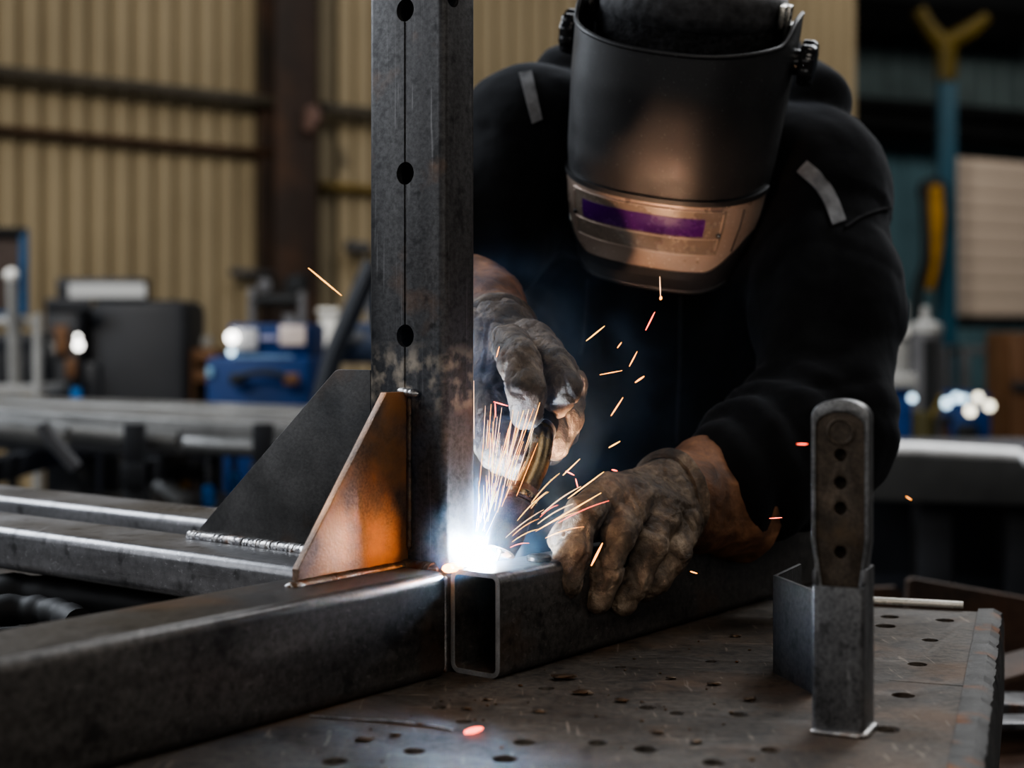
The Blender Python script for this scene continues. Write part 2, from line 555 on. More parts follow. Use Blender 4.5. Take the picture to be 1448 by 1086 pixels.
# ------------------------------------------------------------------ welding table
C0 = Vector((.551, 1.80, 0)); TD = Vector((-.321, -.947, 0)).normalized(); TE = Vector((TD.y, -TD.x, 0))
TM = lambda z: frame_m((C0.x, C0.y, TT + z), TE, TD, Z)
def tl(px, py):
    p = G(px, py, TT) - C0
    return (p.dot(TE), p.dot(TD))
table = thing('welding_table', 'heavy steel welding table with drilled rusty top under the frame', 'welding table', (C0 + TE * .75 + TD * .5))
hol = [(1297, 939, 1.), (1277, 983, 1.1), (1254, 1031, 1.15), (1315, 905, .9), (1336, 877, 1.1), (1252, 885, 1.2), (1258, 872, 1.1),
       (656, 1020, .75), (586, 1062, .9), (473, 1076, 1.05), (714, 1073, 1.1), (742, 1049, 1.), (845, 1050, .9), (913, 1059, 1.1),
       (915, 1000, .8), (772, 973, .8), (957, 1008, .7), (877, 943, .6), (1005, 935, .6), (1045, 1010, .9), (620, 1000, .7), (1010, 1078, 1.), (1090, 1060, .9)]
holes = [circ(*tl(a, b), .0093 * s, 18) for a, b, s in hol]
a, b = tl(1258, 962), tl(1363, 970)
holes.append([(a[0], a[1] - .001), (b[0], b[1] - .0012), (b[0], b[1] + .0016), (a[0], a[1] + .0008)])
obj('table_top', extrude2d([(0, 0), (1.5, 0), (1.5, 1.12), (0, 1.12)], holes, .025, TM(-.025), .0008), M_table, table)
# ragged edge strip along the right side
V, Fc = [], []
m = 150
for i in range(m + 1):
    y = 1.12 * i / m
    j = lambda s: random.uniform(-1, 1) * s
    chip = .0022 * max(0, math.sin(i * .9) * math.sin(i * .37 + 1)) + abs(j(.0012))
    for x, z in ((.006, -.004), (.005, .004 + j(.0006)), (-.012, .0045 + j(.001)), (-.022 + chip, .000 - chip * .3), (-.024 + j(.0008), -.012), (-.024, -.10), (.006, -.10)):
        V.append(TM(0) @ Vector((x, y, z)))
for i in range(m):
    for k in range(7):
        Fc.append((i * 7 + k, i * 7 + (k + 1) % 7, (i + 1) * 7 + (k + 1) % 7, (i + 1) * 7 + k))
Fc.append(tuple(range(7))); Fc.append(tuple(range(m * 7 + 6, m * 7 - 1, -1)))
obj('edge_strip', raw_mesh(V, Fc, 30), M_edge, table)
obj('apron', boxes([((.75, .03, -.075), (1.4, .012, .1)), ((.75, 1.06, -.075), (1.4, .012, .1)), ((1.45, .55, -.075), (.012, 1.0, .1))], TM(0)), M_edge, table)
for x in (.08, 1.42):
    for y in (.09, 1.02):
        obj('leg', boxes([((x, y, -.025 - (TT - .037) / 2), (.07, .07, TT - .037)), ((x, y, -TT + .006), (.12, .12, .012))], TM(0)), M_edge, table)
a = G(1200, 847, TT + .006); b = G(1362, 855.5, TT + .006)
o = obj('edge_highlight_rod', sweep([a, b], .0042, 10), M_edge_hl)  # stands in for the bright highlight on the back edge
tag(o, 'thin pale rod painted as the highlight along the far edge of the welding table', 'rod')

# ------------------------------------------------------------------ things on the table
st = thing('perforated_bracket', 'upright square tube stub holding a round-topped strap with drilled holes, on the table', 'bracket', G(1184, 1040, TT))
al = math.radians(25)
BX = Vector((math.cos(al), -math.sin(al), 0)); BY = Vector((math.sin(al), math.cos(al), 0))
B0 = G(1184, 1040, TT) + BY * .021
BM = lambda x, y, z: frame_m(B0 + BX * x + BY * y + Z * z, BX, BY, Z)
me = extrude2d(rrect(.043, .043, .004), [rrect(.036, .036, .002)], .121, BM(0, 0, 0), .0004)
me2 = boxes([((-.0197, .002, .126), (.0034, .037, .014)), ((.0197, .002, .126), (.0034, .037, .018)), ((0, .0197, .124), (.036, .0034, .012))], BM(0, 0, 0), .0008)
obj('tube_stub', join([me, me2]), M_stub, st)
for s in (-1, 1):
    bead(B0 - BY * .0225 + BX * (-.022 if s < 0 else .021) + Z * .002, B0 - BY * .0225 + BX * (.02) + Z * .002 if s < 0 else B0 + BY * .02 + BX * .0225 + Z * .002, .0036, M_bead, st)
def strap_out(w0, w1, z0, z1, n=14):
    pts = [(-w0 / 2, z0), (w0 / 2, z0), (w1 / 2, z0 + .045)]
    r = w1 / 2
    for i in range(n + 1):
        t = PI * i / n
        pts.append((r * math.cos(t), z1 - r * .62 + r * .62 * math.sin(t)))
    pts.append((-w1 / 2, z0 + .045))
    return pts
SM = frame_m(B0 - BY * .004, BX, Z, -BY)
hz = [(.0, .148), (.0, .184), (.0, .205), (.0, .228)]
obj('strap_plate', extrude2d(strap_out(.034, .044, .112, .27), [circ(x, z, .0052, 16) for x, z in hz], .006, SM, .0006), M_strap, st)
M_rim = m_steel('worn_rim_steel', (.12, .12, .12), (.28, .28, .28), rough=(.3, .5), scale=30, metal=.8)
o = obj('strap_rim', extrude2d(strap_out(.0352, .0475, .112, .274), [strap_out(.0286, .0405, .1125, .2635)], .018, frame_m(B0 + BY * .006, BX, Z, -BY), .0007), M_rim, st)
o = obj('boss', lathe([(.012, 0), (.0118, .0015), (.010, .002), (.009, .0008), (.001, .0008)], frame_m(B0 - BY * .0095 + Z * .247, BX, Z, -BY), 20), M_strap, st)

obj('hole_backing', extrude2d(strap_out(.034, .046, .113, .272), [], .002, frame_m(B0 + BY * .0085, BX, Z, -BY), .0002), M_strap, st)  # sheet added behind the strap to keep its drilled holes dark
# angle iron standing behind the stub
cb = G(1093, 951, TT); fa = G(1150, 982, TT); fb = P(1130, 800, 1.56)
d1 = (fa - cb); d1.z = 0; d1n = d1.normalized(); d2n = Vector((fb.x - cb.x, fb.y - cb.y, 0)).normalized()
V2 = lambda a, b: (a * d1n + b * d2n)
loc = lambda v: (v.x, v.y)
t = .006
ol = [V2(0, 0), V2(.095, 0), V2(.095, t), V2(t, t), V2(t, .085), V2(0, .085)]
me = extrude2d([loc(v) for v in ol], [], .094, Matrix.Translation((cb.x, cb.y, TT)), .0006)
o = obj('angle_iron', me, M_scale)
tag(o, 'short piece of steel angle standing on end behind the drilled bracket', 'angle iron')

# slug on the near tube
p = G(762, 793, TT + .1)
o = obj('steel_slug', lathe([(.0115, 0), (.0125, .001), (.0125, .0045), (.0105, .006), (.003, .0052)], Matrix.Translation(p), 24), M_scale)
tag(o, 'small round steel slug lying on the tube beside the weld', 'slug')

# wire on the table
pts = catmull([G(x, y, TT + .0012) for x, y in ((438, 1012), (490, 1016), (540, 1019), (575, 1022), (610, 1026), (640, 1032))], 6)
o = obj('welding_wire', sweep(pts, [.0009 + .0005 * (10 < i < 20) for i in range(len(pts))], 8), M_bead)
tag(o, 'thin cut end of welding wire lying on the table top', 'wire')

# chips of slag
chips = []
for i, (x, y, s) in enumerate([(797, 960, 1.6), (825, 981, 1.3), (762, 1007, .8), (515, 1047, 1.), (690, 990, .6), (880, 992, 1.), (930, 1036, .8), (1010, 968, .9),
                               (660, 1003, .7), (1060, 990, 1.), (560, 1040, .7), (985, 1050, .8), (1040, 900, .9), (950, 960, .7)]):
    bm = bmesh.new(); bmesh.ops.create_icosphere(bm, subdivisions=2, radius=.0042 * s)
    for v in bm.verts:
        v.co *= 1 + random.uniform(-.3, .3); v.co.z *= .35; v.co.x *= 1.7
    bmesh.ops.rotate(bm, verts=bm.verts, cent=(0, 0, 0), matrix=Matrix.Rotation(random.uniform(-.6, .6), 3, 'Z'))
    lowz = min(v.co.z for v in bm.verts)
    bmesh.ops.translate(bm, verts=bm.verts, vec=G(x, y, TT + .0005) - Vector((0, 0, lowz)))
    o = obj('slag_chip', bm_mesh(bm, 60), M_bead_dark)
    tag(o, 'small dark chip of weld slag lying on the table top', 'slag chip', 'slag chips scattered on the table top')

# fine spatter grains
bm = bmesh.new(); rs0 = random.Random(5)
for i in range(240):
    x_, y_ = rs0.uniform(.12, 1.25), rs0.uniform(.06, .95)
    if rs0.random() < .5: x_, y_ = rs0.gauss(.52, .16), rs0.gauss(.55, .14)
    p = TM(0) @ Vector((x_, y_, 0)); r_ = rs0.uniform(.0006, .0017)
    q = p - P0; n_ = q.dot(N)
    if -.07 < n_ < .11: continue
    bmesh.ops.create_icosphere(bm, subdivisions=1, radius=r_, matrix=Matrix.Translation((p.x, p.y, TT + r_ * .6)) @ Matrix.Diagonal((rs0.uniform(.8, 2), 1, .7, 1)))
o = obj('weld_spatter', bm_mesh(bm, 60), M_bead_dark); tag(o, 'fine grains of weld spatter sprinkled over the table top', 'spatter', None, 'stuff')

# black hoses under the cross tube
hoses = [([(-60, 842, 1.80), (40, 838, 1.80), (120, 850, 1.76), (230, 862, 1.70), (300, 880, 1.66)], .021, 'upper black hose lying under the cross tube on the table'),
         ([(-60, 874, 1.70), (30, 868, 1.71), (80, 872, 1.685), (112, 890, 1.63)], .017, 'short thick black hose end lying beside the near base tube'),
         ([(-60, 900, 1.635), (40, 884, 1.645), (95, 872, 1.60)], .006, 'thin black cable lying in front of the short thick hose on the table')]
for pts, r, lab in hoses:
    q = []
    for x, y, Y in pts:
        p = P(x, y, Y); q.append(Vector((p.x, p.y, TT + r * 1.1)))
    q = catmull(q, 8)
    o = obj('black_hose', sweep(q, [r * (1 + .08 * math.sin(i * 1.3)) for i in range(len(q))], 14), M_rubber)
    tag(o, lab, 'hose')
# ================================================================== the welder
M_cloth = m_plain('black_cotton', (.0036, .0037, .0043), .95, noise=.4, scale=60, bmp=.25)
_b = M_cloth.node_tree.nodes['Principled BSDF']; setp(_b, Sheen_Weight=.06, Sheen_Roughness=.5)
_b.inputs['Sheen Tint'].default_value = (.5, .55, .65, 1)
M_seam = m_plain('dark_seam_cloth', (.02, .02, .022), .9, scale=80)
M_trouser = m_plain('dark_denim', (.015, .017, .022), .9, scale=90)
M_boot = m_plain('dark_boot_leather', (.02, .015, .012), .6, scale=40)
M_reflect = m_plain('grey_reflective_tape', (.13, .13, .135), .55, noise=.5, scale=45, bmp=.4)
M_skin = m_plain('skin', (.45, .28, .2), .55, scale=30, bmp=.05)
M_knit = m_plain('black_knit', (.013, .013, .014), .95, noise=.6, scale=160, bmp=.9)
M_band = m_plain('charcoal_band_cloth', (.045, .045, .047), .6, noise=.4, scale=(70), bmp=.5)
M_glove = m_leather('worn_hide_glove', (.035, .024, .016), (.15, .105, .07), (.37, .285, .205), sc=95, bm=.9)
M_cuff = m_leather('brown_suede_cuff', (.09, .042, .022), (.24, .108, .052), (.42, .205, .105), sc=70, bm=.7)
M_glove2 = m_leather('pale_hide_glove', (.035, .025, .019), (.13, .096, .072), (.34, .275, .215), sc=90, bm=.8)

def scratched(name, col, rough, metal=0., coat=0., sc=(1, 1, 1), scr=.5):
    m, nt, b = mat(name)
    t = tex(nt, 'ShaderNodeTexNoise', Scale=22., Detail=8., Roughness=.7)
    t2 = tex(nt, 'ShaderNodeTexNoise', (1, 1, 9), Scale=70., Detail=6., Roughness=.8)
    t3 = tex(nt, 'ShaderNodeTexNoise', Scale=420., Detail=2.)
    r = ramp(nt, t2.outputs[0], [(.6, 0.), (.74, 1.)])
    r3 = ramp(nt, t3.outputs[0], [(.68, 0.), (.74, 1.)])
    hi = tuple(min(1, c * 3 + .035) for c in col)
    c = mixc(nt, r.outputs[0], col, tuple(min(1, c * 1.6 + .008) for c in col))
    c = mixc(nt, r3.outputs[0], c, hi)
    nt.links.new(c, b.inputs['Base Color'])
    rr = ramp(nt, t.outputs[0], [(.3, rough * .8), (.7, min(1, rough * 1.3))])
    nt.links.new(rr.outputs[0], b.inputs['Roughness'])
    setp(b, Metallic=metal, Coat_Weight=coat)
    bump(nt, b, t2.outputs[0], scr * .2, .0008)
    return m

M_shell = scratched('black_helmet_plastic', (.014, .014, .015), .45, scr=1.2)
M_cover = scratched('copper_tinted_cover', (.36, .28, .23), .30, .5)
M_filter = scratched('purple_filter_glass', (.045, .006, .085), .25, 0., .3)
M_knob = m_plain('gloss_black_plastic', (.012, .012, .013), .18, scale=20, bmp=0, spec=.5)
M_chrome = m_steel('worn_chrome', (.35, .33, .3), (.6, .57, .5), rough=(.15, .3), scale=40, metal=1., speck=.4)

person = thing('person', 'person in black jacket, welding mask and hide gloves bending over the frame to weld', 'person', (.22, 2.35, 0))

# ---- joints
neck = Vector((.215, 2.12, 1.44)); pelvis = Vector((.23, 2.45, .97)); chest = Vector((.22, 2.24, 1.30))
shR = P(1146, 262, 2.09); elR = P(1160, 608, 1.89); wrR = P(1010, 705, 1.765)      # arm on the right of the picture
shL = P(752, 205, 2.09); elL = P(612, 440, 1.98); wrL = P(672, 436, 1.80)
headc = P(965, 120, 1.97)
hipA, hipB = pelvis + Vector((.095, 0, -.04)), pelvis + Vector((-.095, 0, -.04))
knA, knB = Vector((.36, 2.40, .50)), Vector((.10, 2.40, .50))
anA, anB = Vector((.38, 2.52, .09)), Vector((.08, 2.52, .09))

# ---- body (under the clothes)
nose = headc + Vector((-.02, -.115, -.03))
body_core = [el(headc, (.077, .098, .118), Matrix.Rotation(math.radians(23), 3, 'X')), rc(headc + Vector((0, .02, -.05)), neck + Vector((0, .03, -.02)), .058, .066),
             rc(neck, chest, .09, .135), rc(chest, pelvis, .135, .13), rc(nose, nose + Vector((0, .03, .03)), .012, .012),
             el(headc + Vector((.078, .01, -.01)), (.012, .02, .032)), el(headc + Vector((-.078, .01, -.01)), (.012, .02, .032)),
             rc(shR, shL, .06, .06)]
body_core += chain([shR, elR, wrR], [.055, .042, .03]) + chain([shL, elL, wrL], [.055, .042, .03])
body_core += chain([hipA, knA, anA, anA + Vector((.01, -.15, -.05))], [.085, .055, .038, .03]) + chain([hipB, knB, anB, anB + Vector((-.01, -.15, -.05))], [.085, .055, .038, .03])
obj('body', sdf_mesh([body_core], .012, .05), M_skin, person)

# ---- jacket
def jacket_cut(g):      # open at the hem
    return .80 - g[:, 2] - .1 * (g[:, 1] - 2.45)
jk = [rc(neck + Vector((.005, .02, -.05)), chest + Vector((.01, .0, 0)), .125, .19), rc(chest + Vector((.0, .0, 0)), pelvis + Vector((0, -.02, -.10)), .19, .185),
      rc(shL + Vector((.01, .02, -.01)), shR + Vector((-.01, .02, -.01)), .098, .098),
      rc(chest + Vector((.12, -.02, .06)), chest + Vector((-.12, -.02, .06)), .12, .12)]
armR = chain([shR, shR.lerp(elR, .5) + Vector((.015, .0, 0)), elR, elR.lerp(wrR, .45), elR.lerp(wrR, .82)], [.1, .088, .080, .074, .064])
armL = chain([shL, shL.lerp(elL, .5), elL, elL.lerp(wrL, .75)], [.098, .085, .07, .052])
hood = [rc(P(1120, 175, 2.16), P(1150, 148, 2.14), .042, .036), rc(P(1150, 148, 2.14), P(1060, 60, 2.26), .036, .05),
        rc(P(1120, 180, 2.16), P(1085, 330, 2.03), .045, .03), rc(P(800, 110, 2.22), P(1060, 60, 2.26), .045, .05), rc(P(800, 110, 2.16), P(815, 330, 2.05), .04, .03)]
sR, eR, wR = np.array(shR), np.array(elR), np.array(wrR)
sL, eL, wL = np.array(shL), np.array(elL), np.array(wrL)
def seg_t(V, a, b):
    ab = b - a; t = ((V - a) @ ab) / (ab @ ab); d = np.linalg.norm(V - a - np.clip(t, 0, 1)[:, None] * ab, axis=1)
    return t, d
def jacket_disp(V, Nn):
    d = .004 * fbm(V, 9, 3) + .0016 * fbm(V, 30, 5, 2)
    w = .012 * (V @ np.array([0, 0, 1.])) 
    for a, b, L in ((sR, eR, .37), (sL, eL, .3)):
        t, q = seg_t(V, a, b); wt = np.exp(-(np.maximum(q - .1, 0) / .03) ** 2) * np.clip((t + .15) / .25, 0, 1) * np.clip((1.2 - t) / .2, 0, 1)
        ang = t * L * 42 + 4.2 * vnoise(V, 6, 21) + (V[:, 0] - a[0]) * 16
        d += wt * .0042 * (np.abs(np.sin(ang)) ** .7 - .6) * (.4 + .6 * np.clip(t, 0, 1)) 
        # shoulder seam: sleeve head steps in a little
        d += wt * -.005 * np.clip((t - .16) / .02, 0, 1) * np.clip((.6 - t) / .3, 0, 1)
    for a, b, L in ((eR, wR, .26), (eL, wL, .2)):
        t, q = seg_t(V, a, b); wt = np.exp(-(np.maximum(q - .08, 0) / .03) ** 2) * np.clip((t + .05) / .2, 0, 1)
        d += wt * .005 * np.sin(t * L * 80 + 4.5 * vnoise(V, 9, 33))
    # drapes down the front
    fr = np.exp(-((V[:, 2] - 1.2) / .2) ** 2) * np.clip(-Nn[:, 1], 0, 1)
    d += fr * .006 * np.sin(V[:, 0] * 70 + 3 * vnoise(V, 5, 41))
    return d
jme = sdf_mesh([jk + armR, jk + armL, hood], .0085, .06, core=jk, kc=.05, disp=jacket_disp, smooth=2, cut=jacket_cut)
from mathutils.bvhtree import BVHTree
def bvh_of(me):
    return BVHTree.FromPolygons([v.co.copy() for v in me.vertices], [tuple(p.vertices) for p in me.polygons])
JB = bvh_of(jme)
jacket = obj('jacket', jme, M_cloth, person)
jacket['label'] = 'black zip-front work jacket with grey shoulder tapes'

CAM = Vector((0, 0, HC))
def on_surf(bvh, px, py, off=.0025, fallback=2.05):
    d = (P(px, py, 1.) - CAM).normalized()
    h = bvh.ray_cast(CAM, d)
    if h[0] is None: return P(px, py, fallback)
    return h[0] + h[1] * off

def patch_on(bvh, quadpx, nu=8, nv=18, off=.003, th=.002):
    """cloth strip draped on a surface, corners given as seen by the photograph"""
    a, b, c, d = [Vector((q[0], q[1])) for q in quadpx]
    V = []
    for L in (off, off - th):
        for j in range(nv + 1):
            for i in range(nu + 1):
                s, t_ = i / nu, j / nv
                q = (a.lerp(b, s)).lerp(d.lerp(c, s), t_)
                V.append(on_surf(bvh, q.x, q.y, L))
    n1 = (nu + 1) * (nv + 1); Fc = []
    for j in range(nv):
        for i in range(nu):
            k = j * (nu + 1) + i
            Fc.append((k, k + 1, k + nu + 2, k + nu + 1)); Fc.append((n1 + k, n1 + k + nu + 1, n1 + k + nu + 2, n1 + k + 1))
    rim = [i for i in range(nu + 1)] + [j * (nu + 1) + nu for j in range(1, nv + 1)] + [nv * (nu + 1) + i for i in range(nu - 1, -1, -1)] + [j * (nu + 1) for j in range(nv - 1, 0, -1)]
    for i in range(len(rim)):
        a_, b_ = rim[i], rim[(i + 1) % len(rim)]
        Fc.append((a_, n1 + a_, n1 + b_, b_))
    return raw_mesh(V, Fc, 50)

obj('reflective_strip', patch_on(JB, [(734, 105), (752, 102), (767, 170), (752, 176)]), M_reflect, jacket)
def curve_strip(bvh, cl, wpx, n=22):
    cl = catmull([Vector((x, y, 0)) for x, y in cl], 8)
    V = []; m = len(cl); nu = 6
    for L in (.003, .0008):
        for i, p in enumerate(cl):
            t_ = (cl[min(i + 1, m - 1)] - cl[max(i - 1, 0)]).normalized(); s = Vector((-t_.y, t_.x, 0))
            for k in range(nu + 1):
                q = p + s * wpx * (k / nu - .5); V.append(on_surf(bvh, q.x, q.y, L))
    Fc = []; w = nu + 1; n1 = m * w
    for i in range(m - 1):
        for k in range(nu):
            a = i * w + k
            Fc.append((a, a + 1, a + w + 1, a + w)); Fc.append((n1 + a, n1 + a + w, n1 + a + w + 1, n1 + a + 1))
        for k, fl in ((0, 0), (nu, 1)):
            a = i * w + k
            Fc.append((a, a + w, n1 + a + w, n1 + a) if not fl else (a, n1 + a, n1 + a + w, a + w))
    return raw_mesh(V, Fc, 50)
obj('reflective_strip', curve_strip(JB, [(1134, 236), (1156, 256), (1173, 282), (1186, 316)], 21), M_reflect, jacket)
obj('zipper', curve_strip(JB, [(962, 418), (961, 500), (958, 570), (957, 625)], 5), M_seam, jacket)
obj('drawcord', curve_strip(JB, [(832, 395), (830, 440), (826, 480), (822, 500)], 4), M_seam, jacket)
obj('shoulder_seam', curve_strip(JB, [(1195, 322), (1220, 306), (1245, 296), (1258, 294)], 4), M_seam, jacket)

# ---- trousers, boots
tr = chain([hipA, knA, anA + Vector((0, 0, .04))], [.115, .088, .075]); tr2 = chain([hipB, knB, anB + Vector((0, 0, .04))], [.115, .088, .075])
hip = [rc(pelvis + Vector((-.05, 0, .02)), pelvis + Vector((.05, 0, .02)), .14, .14)]
obj('trousers', sdf_mesh([tr, tr2], .012, .03, core=hip, kc=.06, disp=lambda V, n: .008 * fbm(V, 9, 9), smooth=2, cut=lambda g: .10 - g[:, 2]), M_trouser, person)
for a, s in ((anA, 1), (anB, -1)):
    toe = a + Vector((.02 * s, -.17, -.035))
    obj('boot', sdf_mesh([[rc(a + Vector((0, 0, .06)), a + Vector((0, .01, -.035)), .058, .052), rc(a + Vector((0, .02, -.03)), toe, .052, .05), el(toe, (.052, .06, .048))]], .009, .03, cut=lambda g: .004 - g[:, 2]), M_boot, person)

# ================================================================== gloves
def creases(V, seedn, amp=.0016, f=70.):
    w = V + .012 * np.stack([vnoise(V, 28, seedn + 40 + k) for k in range(3)], 1)
    r1 = np.clip(1 - np.abs(vnoise(w * np.array([1., 1., .55]), f * .8, seedn)) * 5, 0, 1); r2 = np.clip(1 - np.abs(vnoise(w, f * 1.7, seedn + 1)) * 4, 0, 1)
    return amp * (-1.4 * r1 - .7 * r2 + .7 * fbm(V, f * .45, seedn + 3, 3))

def mk_chain(pts, rr): return chain([P(*p) for p in pts], rr)

# --- glove resting on the tube (right of the picture)
idx = mk_chain([(858, 698, 1.622), (824, 730, 1.576), (809, 784, 1.552), (802, 824, 1.546)], [.021, .018, .0168, .016])
mid = mk_chain([(900, 704, 1.632), (876, 752, 1.592), (857, 812, 1.576), (846, 848, 1.574)], [.0205, .0172, .0162, .0152])
rng = mk_chain([(936, 722, 1.652), (918, 772, 1.616), (896, 826, 1.602), (882, 852, 1.600)], [.0205, .0170, .0158, .0148])
pky = mk_chain([(966, 742, 1.675), (952, 784, 1.643), (926, 818, 1.628), (908, 834, 1.624)], [.0205, .0175, .0158, .0148])
palm = [rc(P(880, 706, 1.645), P(935, 700, 1.70), .030, .036), rc(P(925, 722, 1.665), P(950, 712, 1.705), .032, .038), rc(P(950, 738, 1.688), P(968, 728, 1.72), .027, .036),
        rc(P(935, 700, 1.70), P(985, 705, 1.752), .040, .047), rc(P(900, 712, 1.665), P(960, 725, 1.715), .028, .034)]
thb = mk_chain([(925, 735, 1.69), (862, 738, 1.655), (818, 746, 1.612), (797, 762, 1.585)], [.028, .021, .019, .0165])
def dispR(V, Nn):
    d = creases(V, 11, .0015, 62)
    mcp = np.array(P(905, 706, 1.63)); 
    r = np.linalg.norm(V - mcp, axis=1)
    d += .0012 * np.exp(-(r / .06) ** 2) * np.sin(V @ np.array([60., 20., 210.]) + 3 * vnoise(V, 30, 2))
    d += .0009 * np.sin(V @ np.array([-150., 60., -120.]) + 4 * vnoise(V, 22, 7)) * np.clip(V[:, 2] - (TT + .05), 0, .08) / .08
    return d
gR = sdf_mesh([idx, mid, rng, pky, thb], .0021, .009, core=palm, kc=.016, disp=dispR, smooth=2)
gloveR = obj('glove', gR, M_glove, person)
gloveR['label'] = 'worn brown hide glove resting on the near tube'

def loft_cuff(cs, rads, n=72, per=10, wr=.004, seed=0, flat=(1, 1), up=(0, 0, 1), thick=.003, fold=9):
    """open gauntlet cuff: rings along centres, wrinkled, with wall thickness"""
    c = catmull(cs, per); m = len(c)
    rr = np.interp(np.linspace(0, 1, m), np.linspace(0, 1, len(rads)), rads)
    V = []
    x = None
    for lay in (0, 1):
        x = None
        for i, p in enumerate(c):
            d = (c[min(i + 1, m - 1)] - c[max(i - 1, 0)]).normalized()
            if x is None: x, y, _ = basis(d, up)
            else: x = (x - d * x.dot(d)).normalized(); y = d.cross(x)
            for k in range(n):
                th = 2 * PI * k / n
                r = rr[i] - lay * thick
                q = p + x * (r * flat[0] * math.cos(th)) + y * (r * flat[1] * math.sin(th))
                V.append(q)
    V = np.array([tuple(v) for v in V])
    cc = np.array([tuple(p) for p in c]); ci = np.tile(np.repeat(np.arange(m), n), 2)
    dirn = V - cc[ci]; L = np.linalg.norm(dirn, axis=1, keepdims=True); dirn = dirn / L
    t = ci / (m - 1)
    amp = wr * np.clip(.3 + t * 1.0, 0, 1)
    base = cc[ci] + dirn * rr[ci][:, None]
    dd = amp * (fbm(base, 22, seed) + .9 * np.sin(t * fold + 4.5 * vnoise(base, 12, seed + 5)) * (1 - t) * 1.0) + .0008 * fbm(base, 110, seed + 8)
    V = V + dirn * dd[:, None]
    Fc = []; w = n; n1 = m * n
    for i in range(m - 1):
        for k in range(n):
            a, b = i * w + k, i * w + (k + 1) % n
            Fc.append((a, b, b + w, a + w)); Fc.append((n1 + a, n1 + a + w, n1 + b + w, n1 + b))
    for i in (0, m - 1):
        for k in range(n):
            a, b = i * w + k, i * w + (k + 1) % n
            Fc.append((a, n1 + a, n1 + b, b) if i == 0 else (a, b, n1 + b, n1 + a))
    return raw_mesh(V.tolist(), Fc, 60)

cs = [P(945, 708, 1.715), P(970, 706, 1.74), P(1005, 701, 1.775), P(1044, 698, 1.81)]
obj('cuff', loft_cuff(cs, [.052, .056, .066, .073], seed=4, wr=.005, flat=(1., 1.06)), M_cuff, gloveR)
cs = [P(936, 709, 1.706), P(944, 708.3, 1.714), P(951, 707.6, 1.721)]
obj('binding', loft_cuff(cs, [.050, .0555, .052], seed=9, wr=.002, flat=(1., 1.05), thick=.004, per=4), M_glove, gloveR)
o = obj('frayed_label', patch_on(bvh_of(loft_cuff([P(945, 708, 1.715), P(970, 706, 1.74), P(1005, 701, 1.775), P(1044, 698, 1.81)], [.052, .056, .066, .073], seed=4, wr=.005, flat=(1., 1.06))),
                                  [(1034, 636), (1046, 640), (1056, 657), (1052, 659)], 3, 5, .002, .001), M_reflect, gloveR)

# --- glove holding the torch (left of the picture)
i2 = mk_chain([(722, 486, 1.605), (736, 512, 1.560), (744, 552, 1.540), (746, 584, 1.545)], [.0225, .0205, .0195, .0185])
m2 = mk_chain([(755, 482, 1.640), (788, 518, 1.588), (797, 548, 1.572), (786, 570, 1.578)], [.0215, .0185, .0175, .016])
r2 = mk_chain([(772, 500, 1.690), (806, 545, 1.660), (802, 590, 1.632), (783, 630, 1.605)], [.021, .0175, .0165, .0165])
k2 = mk_chain([(775, 520, 1.730), (806, 570, 1.710), (798, 612, 1.684), (778, 640, 1.665)], [.019, .016, .015, .0148])
pal2 = [rc(P(700, 482, 1.70), P(712, 520, 1.655), .05, .036), rc(P(740, 496, 1.66), P(715, 500, 1.69), .036, .042), rc(P(688, 478, 1.735), P(705, 500, 1.69), .046, .046),
        rc(P(694, 545, 1.655), P(690, 585, 1.625), .030, .026)]
th2 = mk_chain([(694, 548, 1.650), (690, 596, 1.610), (712, 632, 1.575), (731, 652, 1.560)], [.036, .031, .0265, .0205])
gL = sdf_mesh([i2, m2, r2, k2, th2], .0021, .009, core=pal2, kc=.015,
              disp=lambda V, n: creases(V, 31, .0016, 60) + .0009 * np.sin(V @ np.array([90., -40., 190.]) + 3.5 * vnoise(V, 24, 13)) * np.clip((V[:, 2] - (HC - .09)) / .05, 0, 1), smooth=2)
gloveL = obj('glove', gL, M_glove2, person)
gloveL['label'] = 'pale hide glove closed around the welding torch'
cs = [P(697, 480, 1.715), P(688, 462, 1.745), P(676, 446, 1.785), P(664, 432, 1.83)]
obj('cuff', loft_cuff(cs, [.052, .053, .058, .062], seed=14, wr=.004), M_cuff, gloveL)
cs = [P(703, 486, 1.706), P(698.5, 481, 1.713), P(694, 476, 1.722)]
obj('binding', loft_cuff(cs, [.050, .0545, .052], seed=19, wr=.002, thick=.004, per=4), M_glove, gloveL)

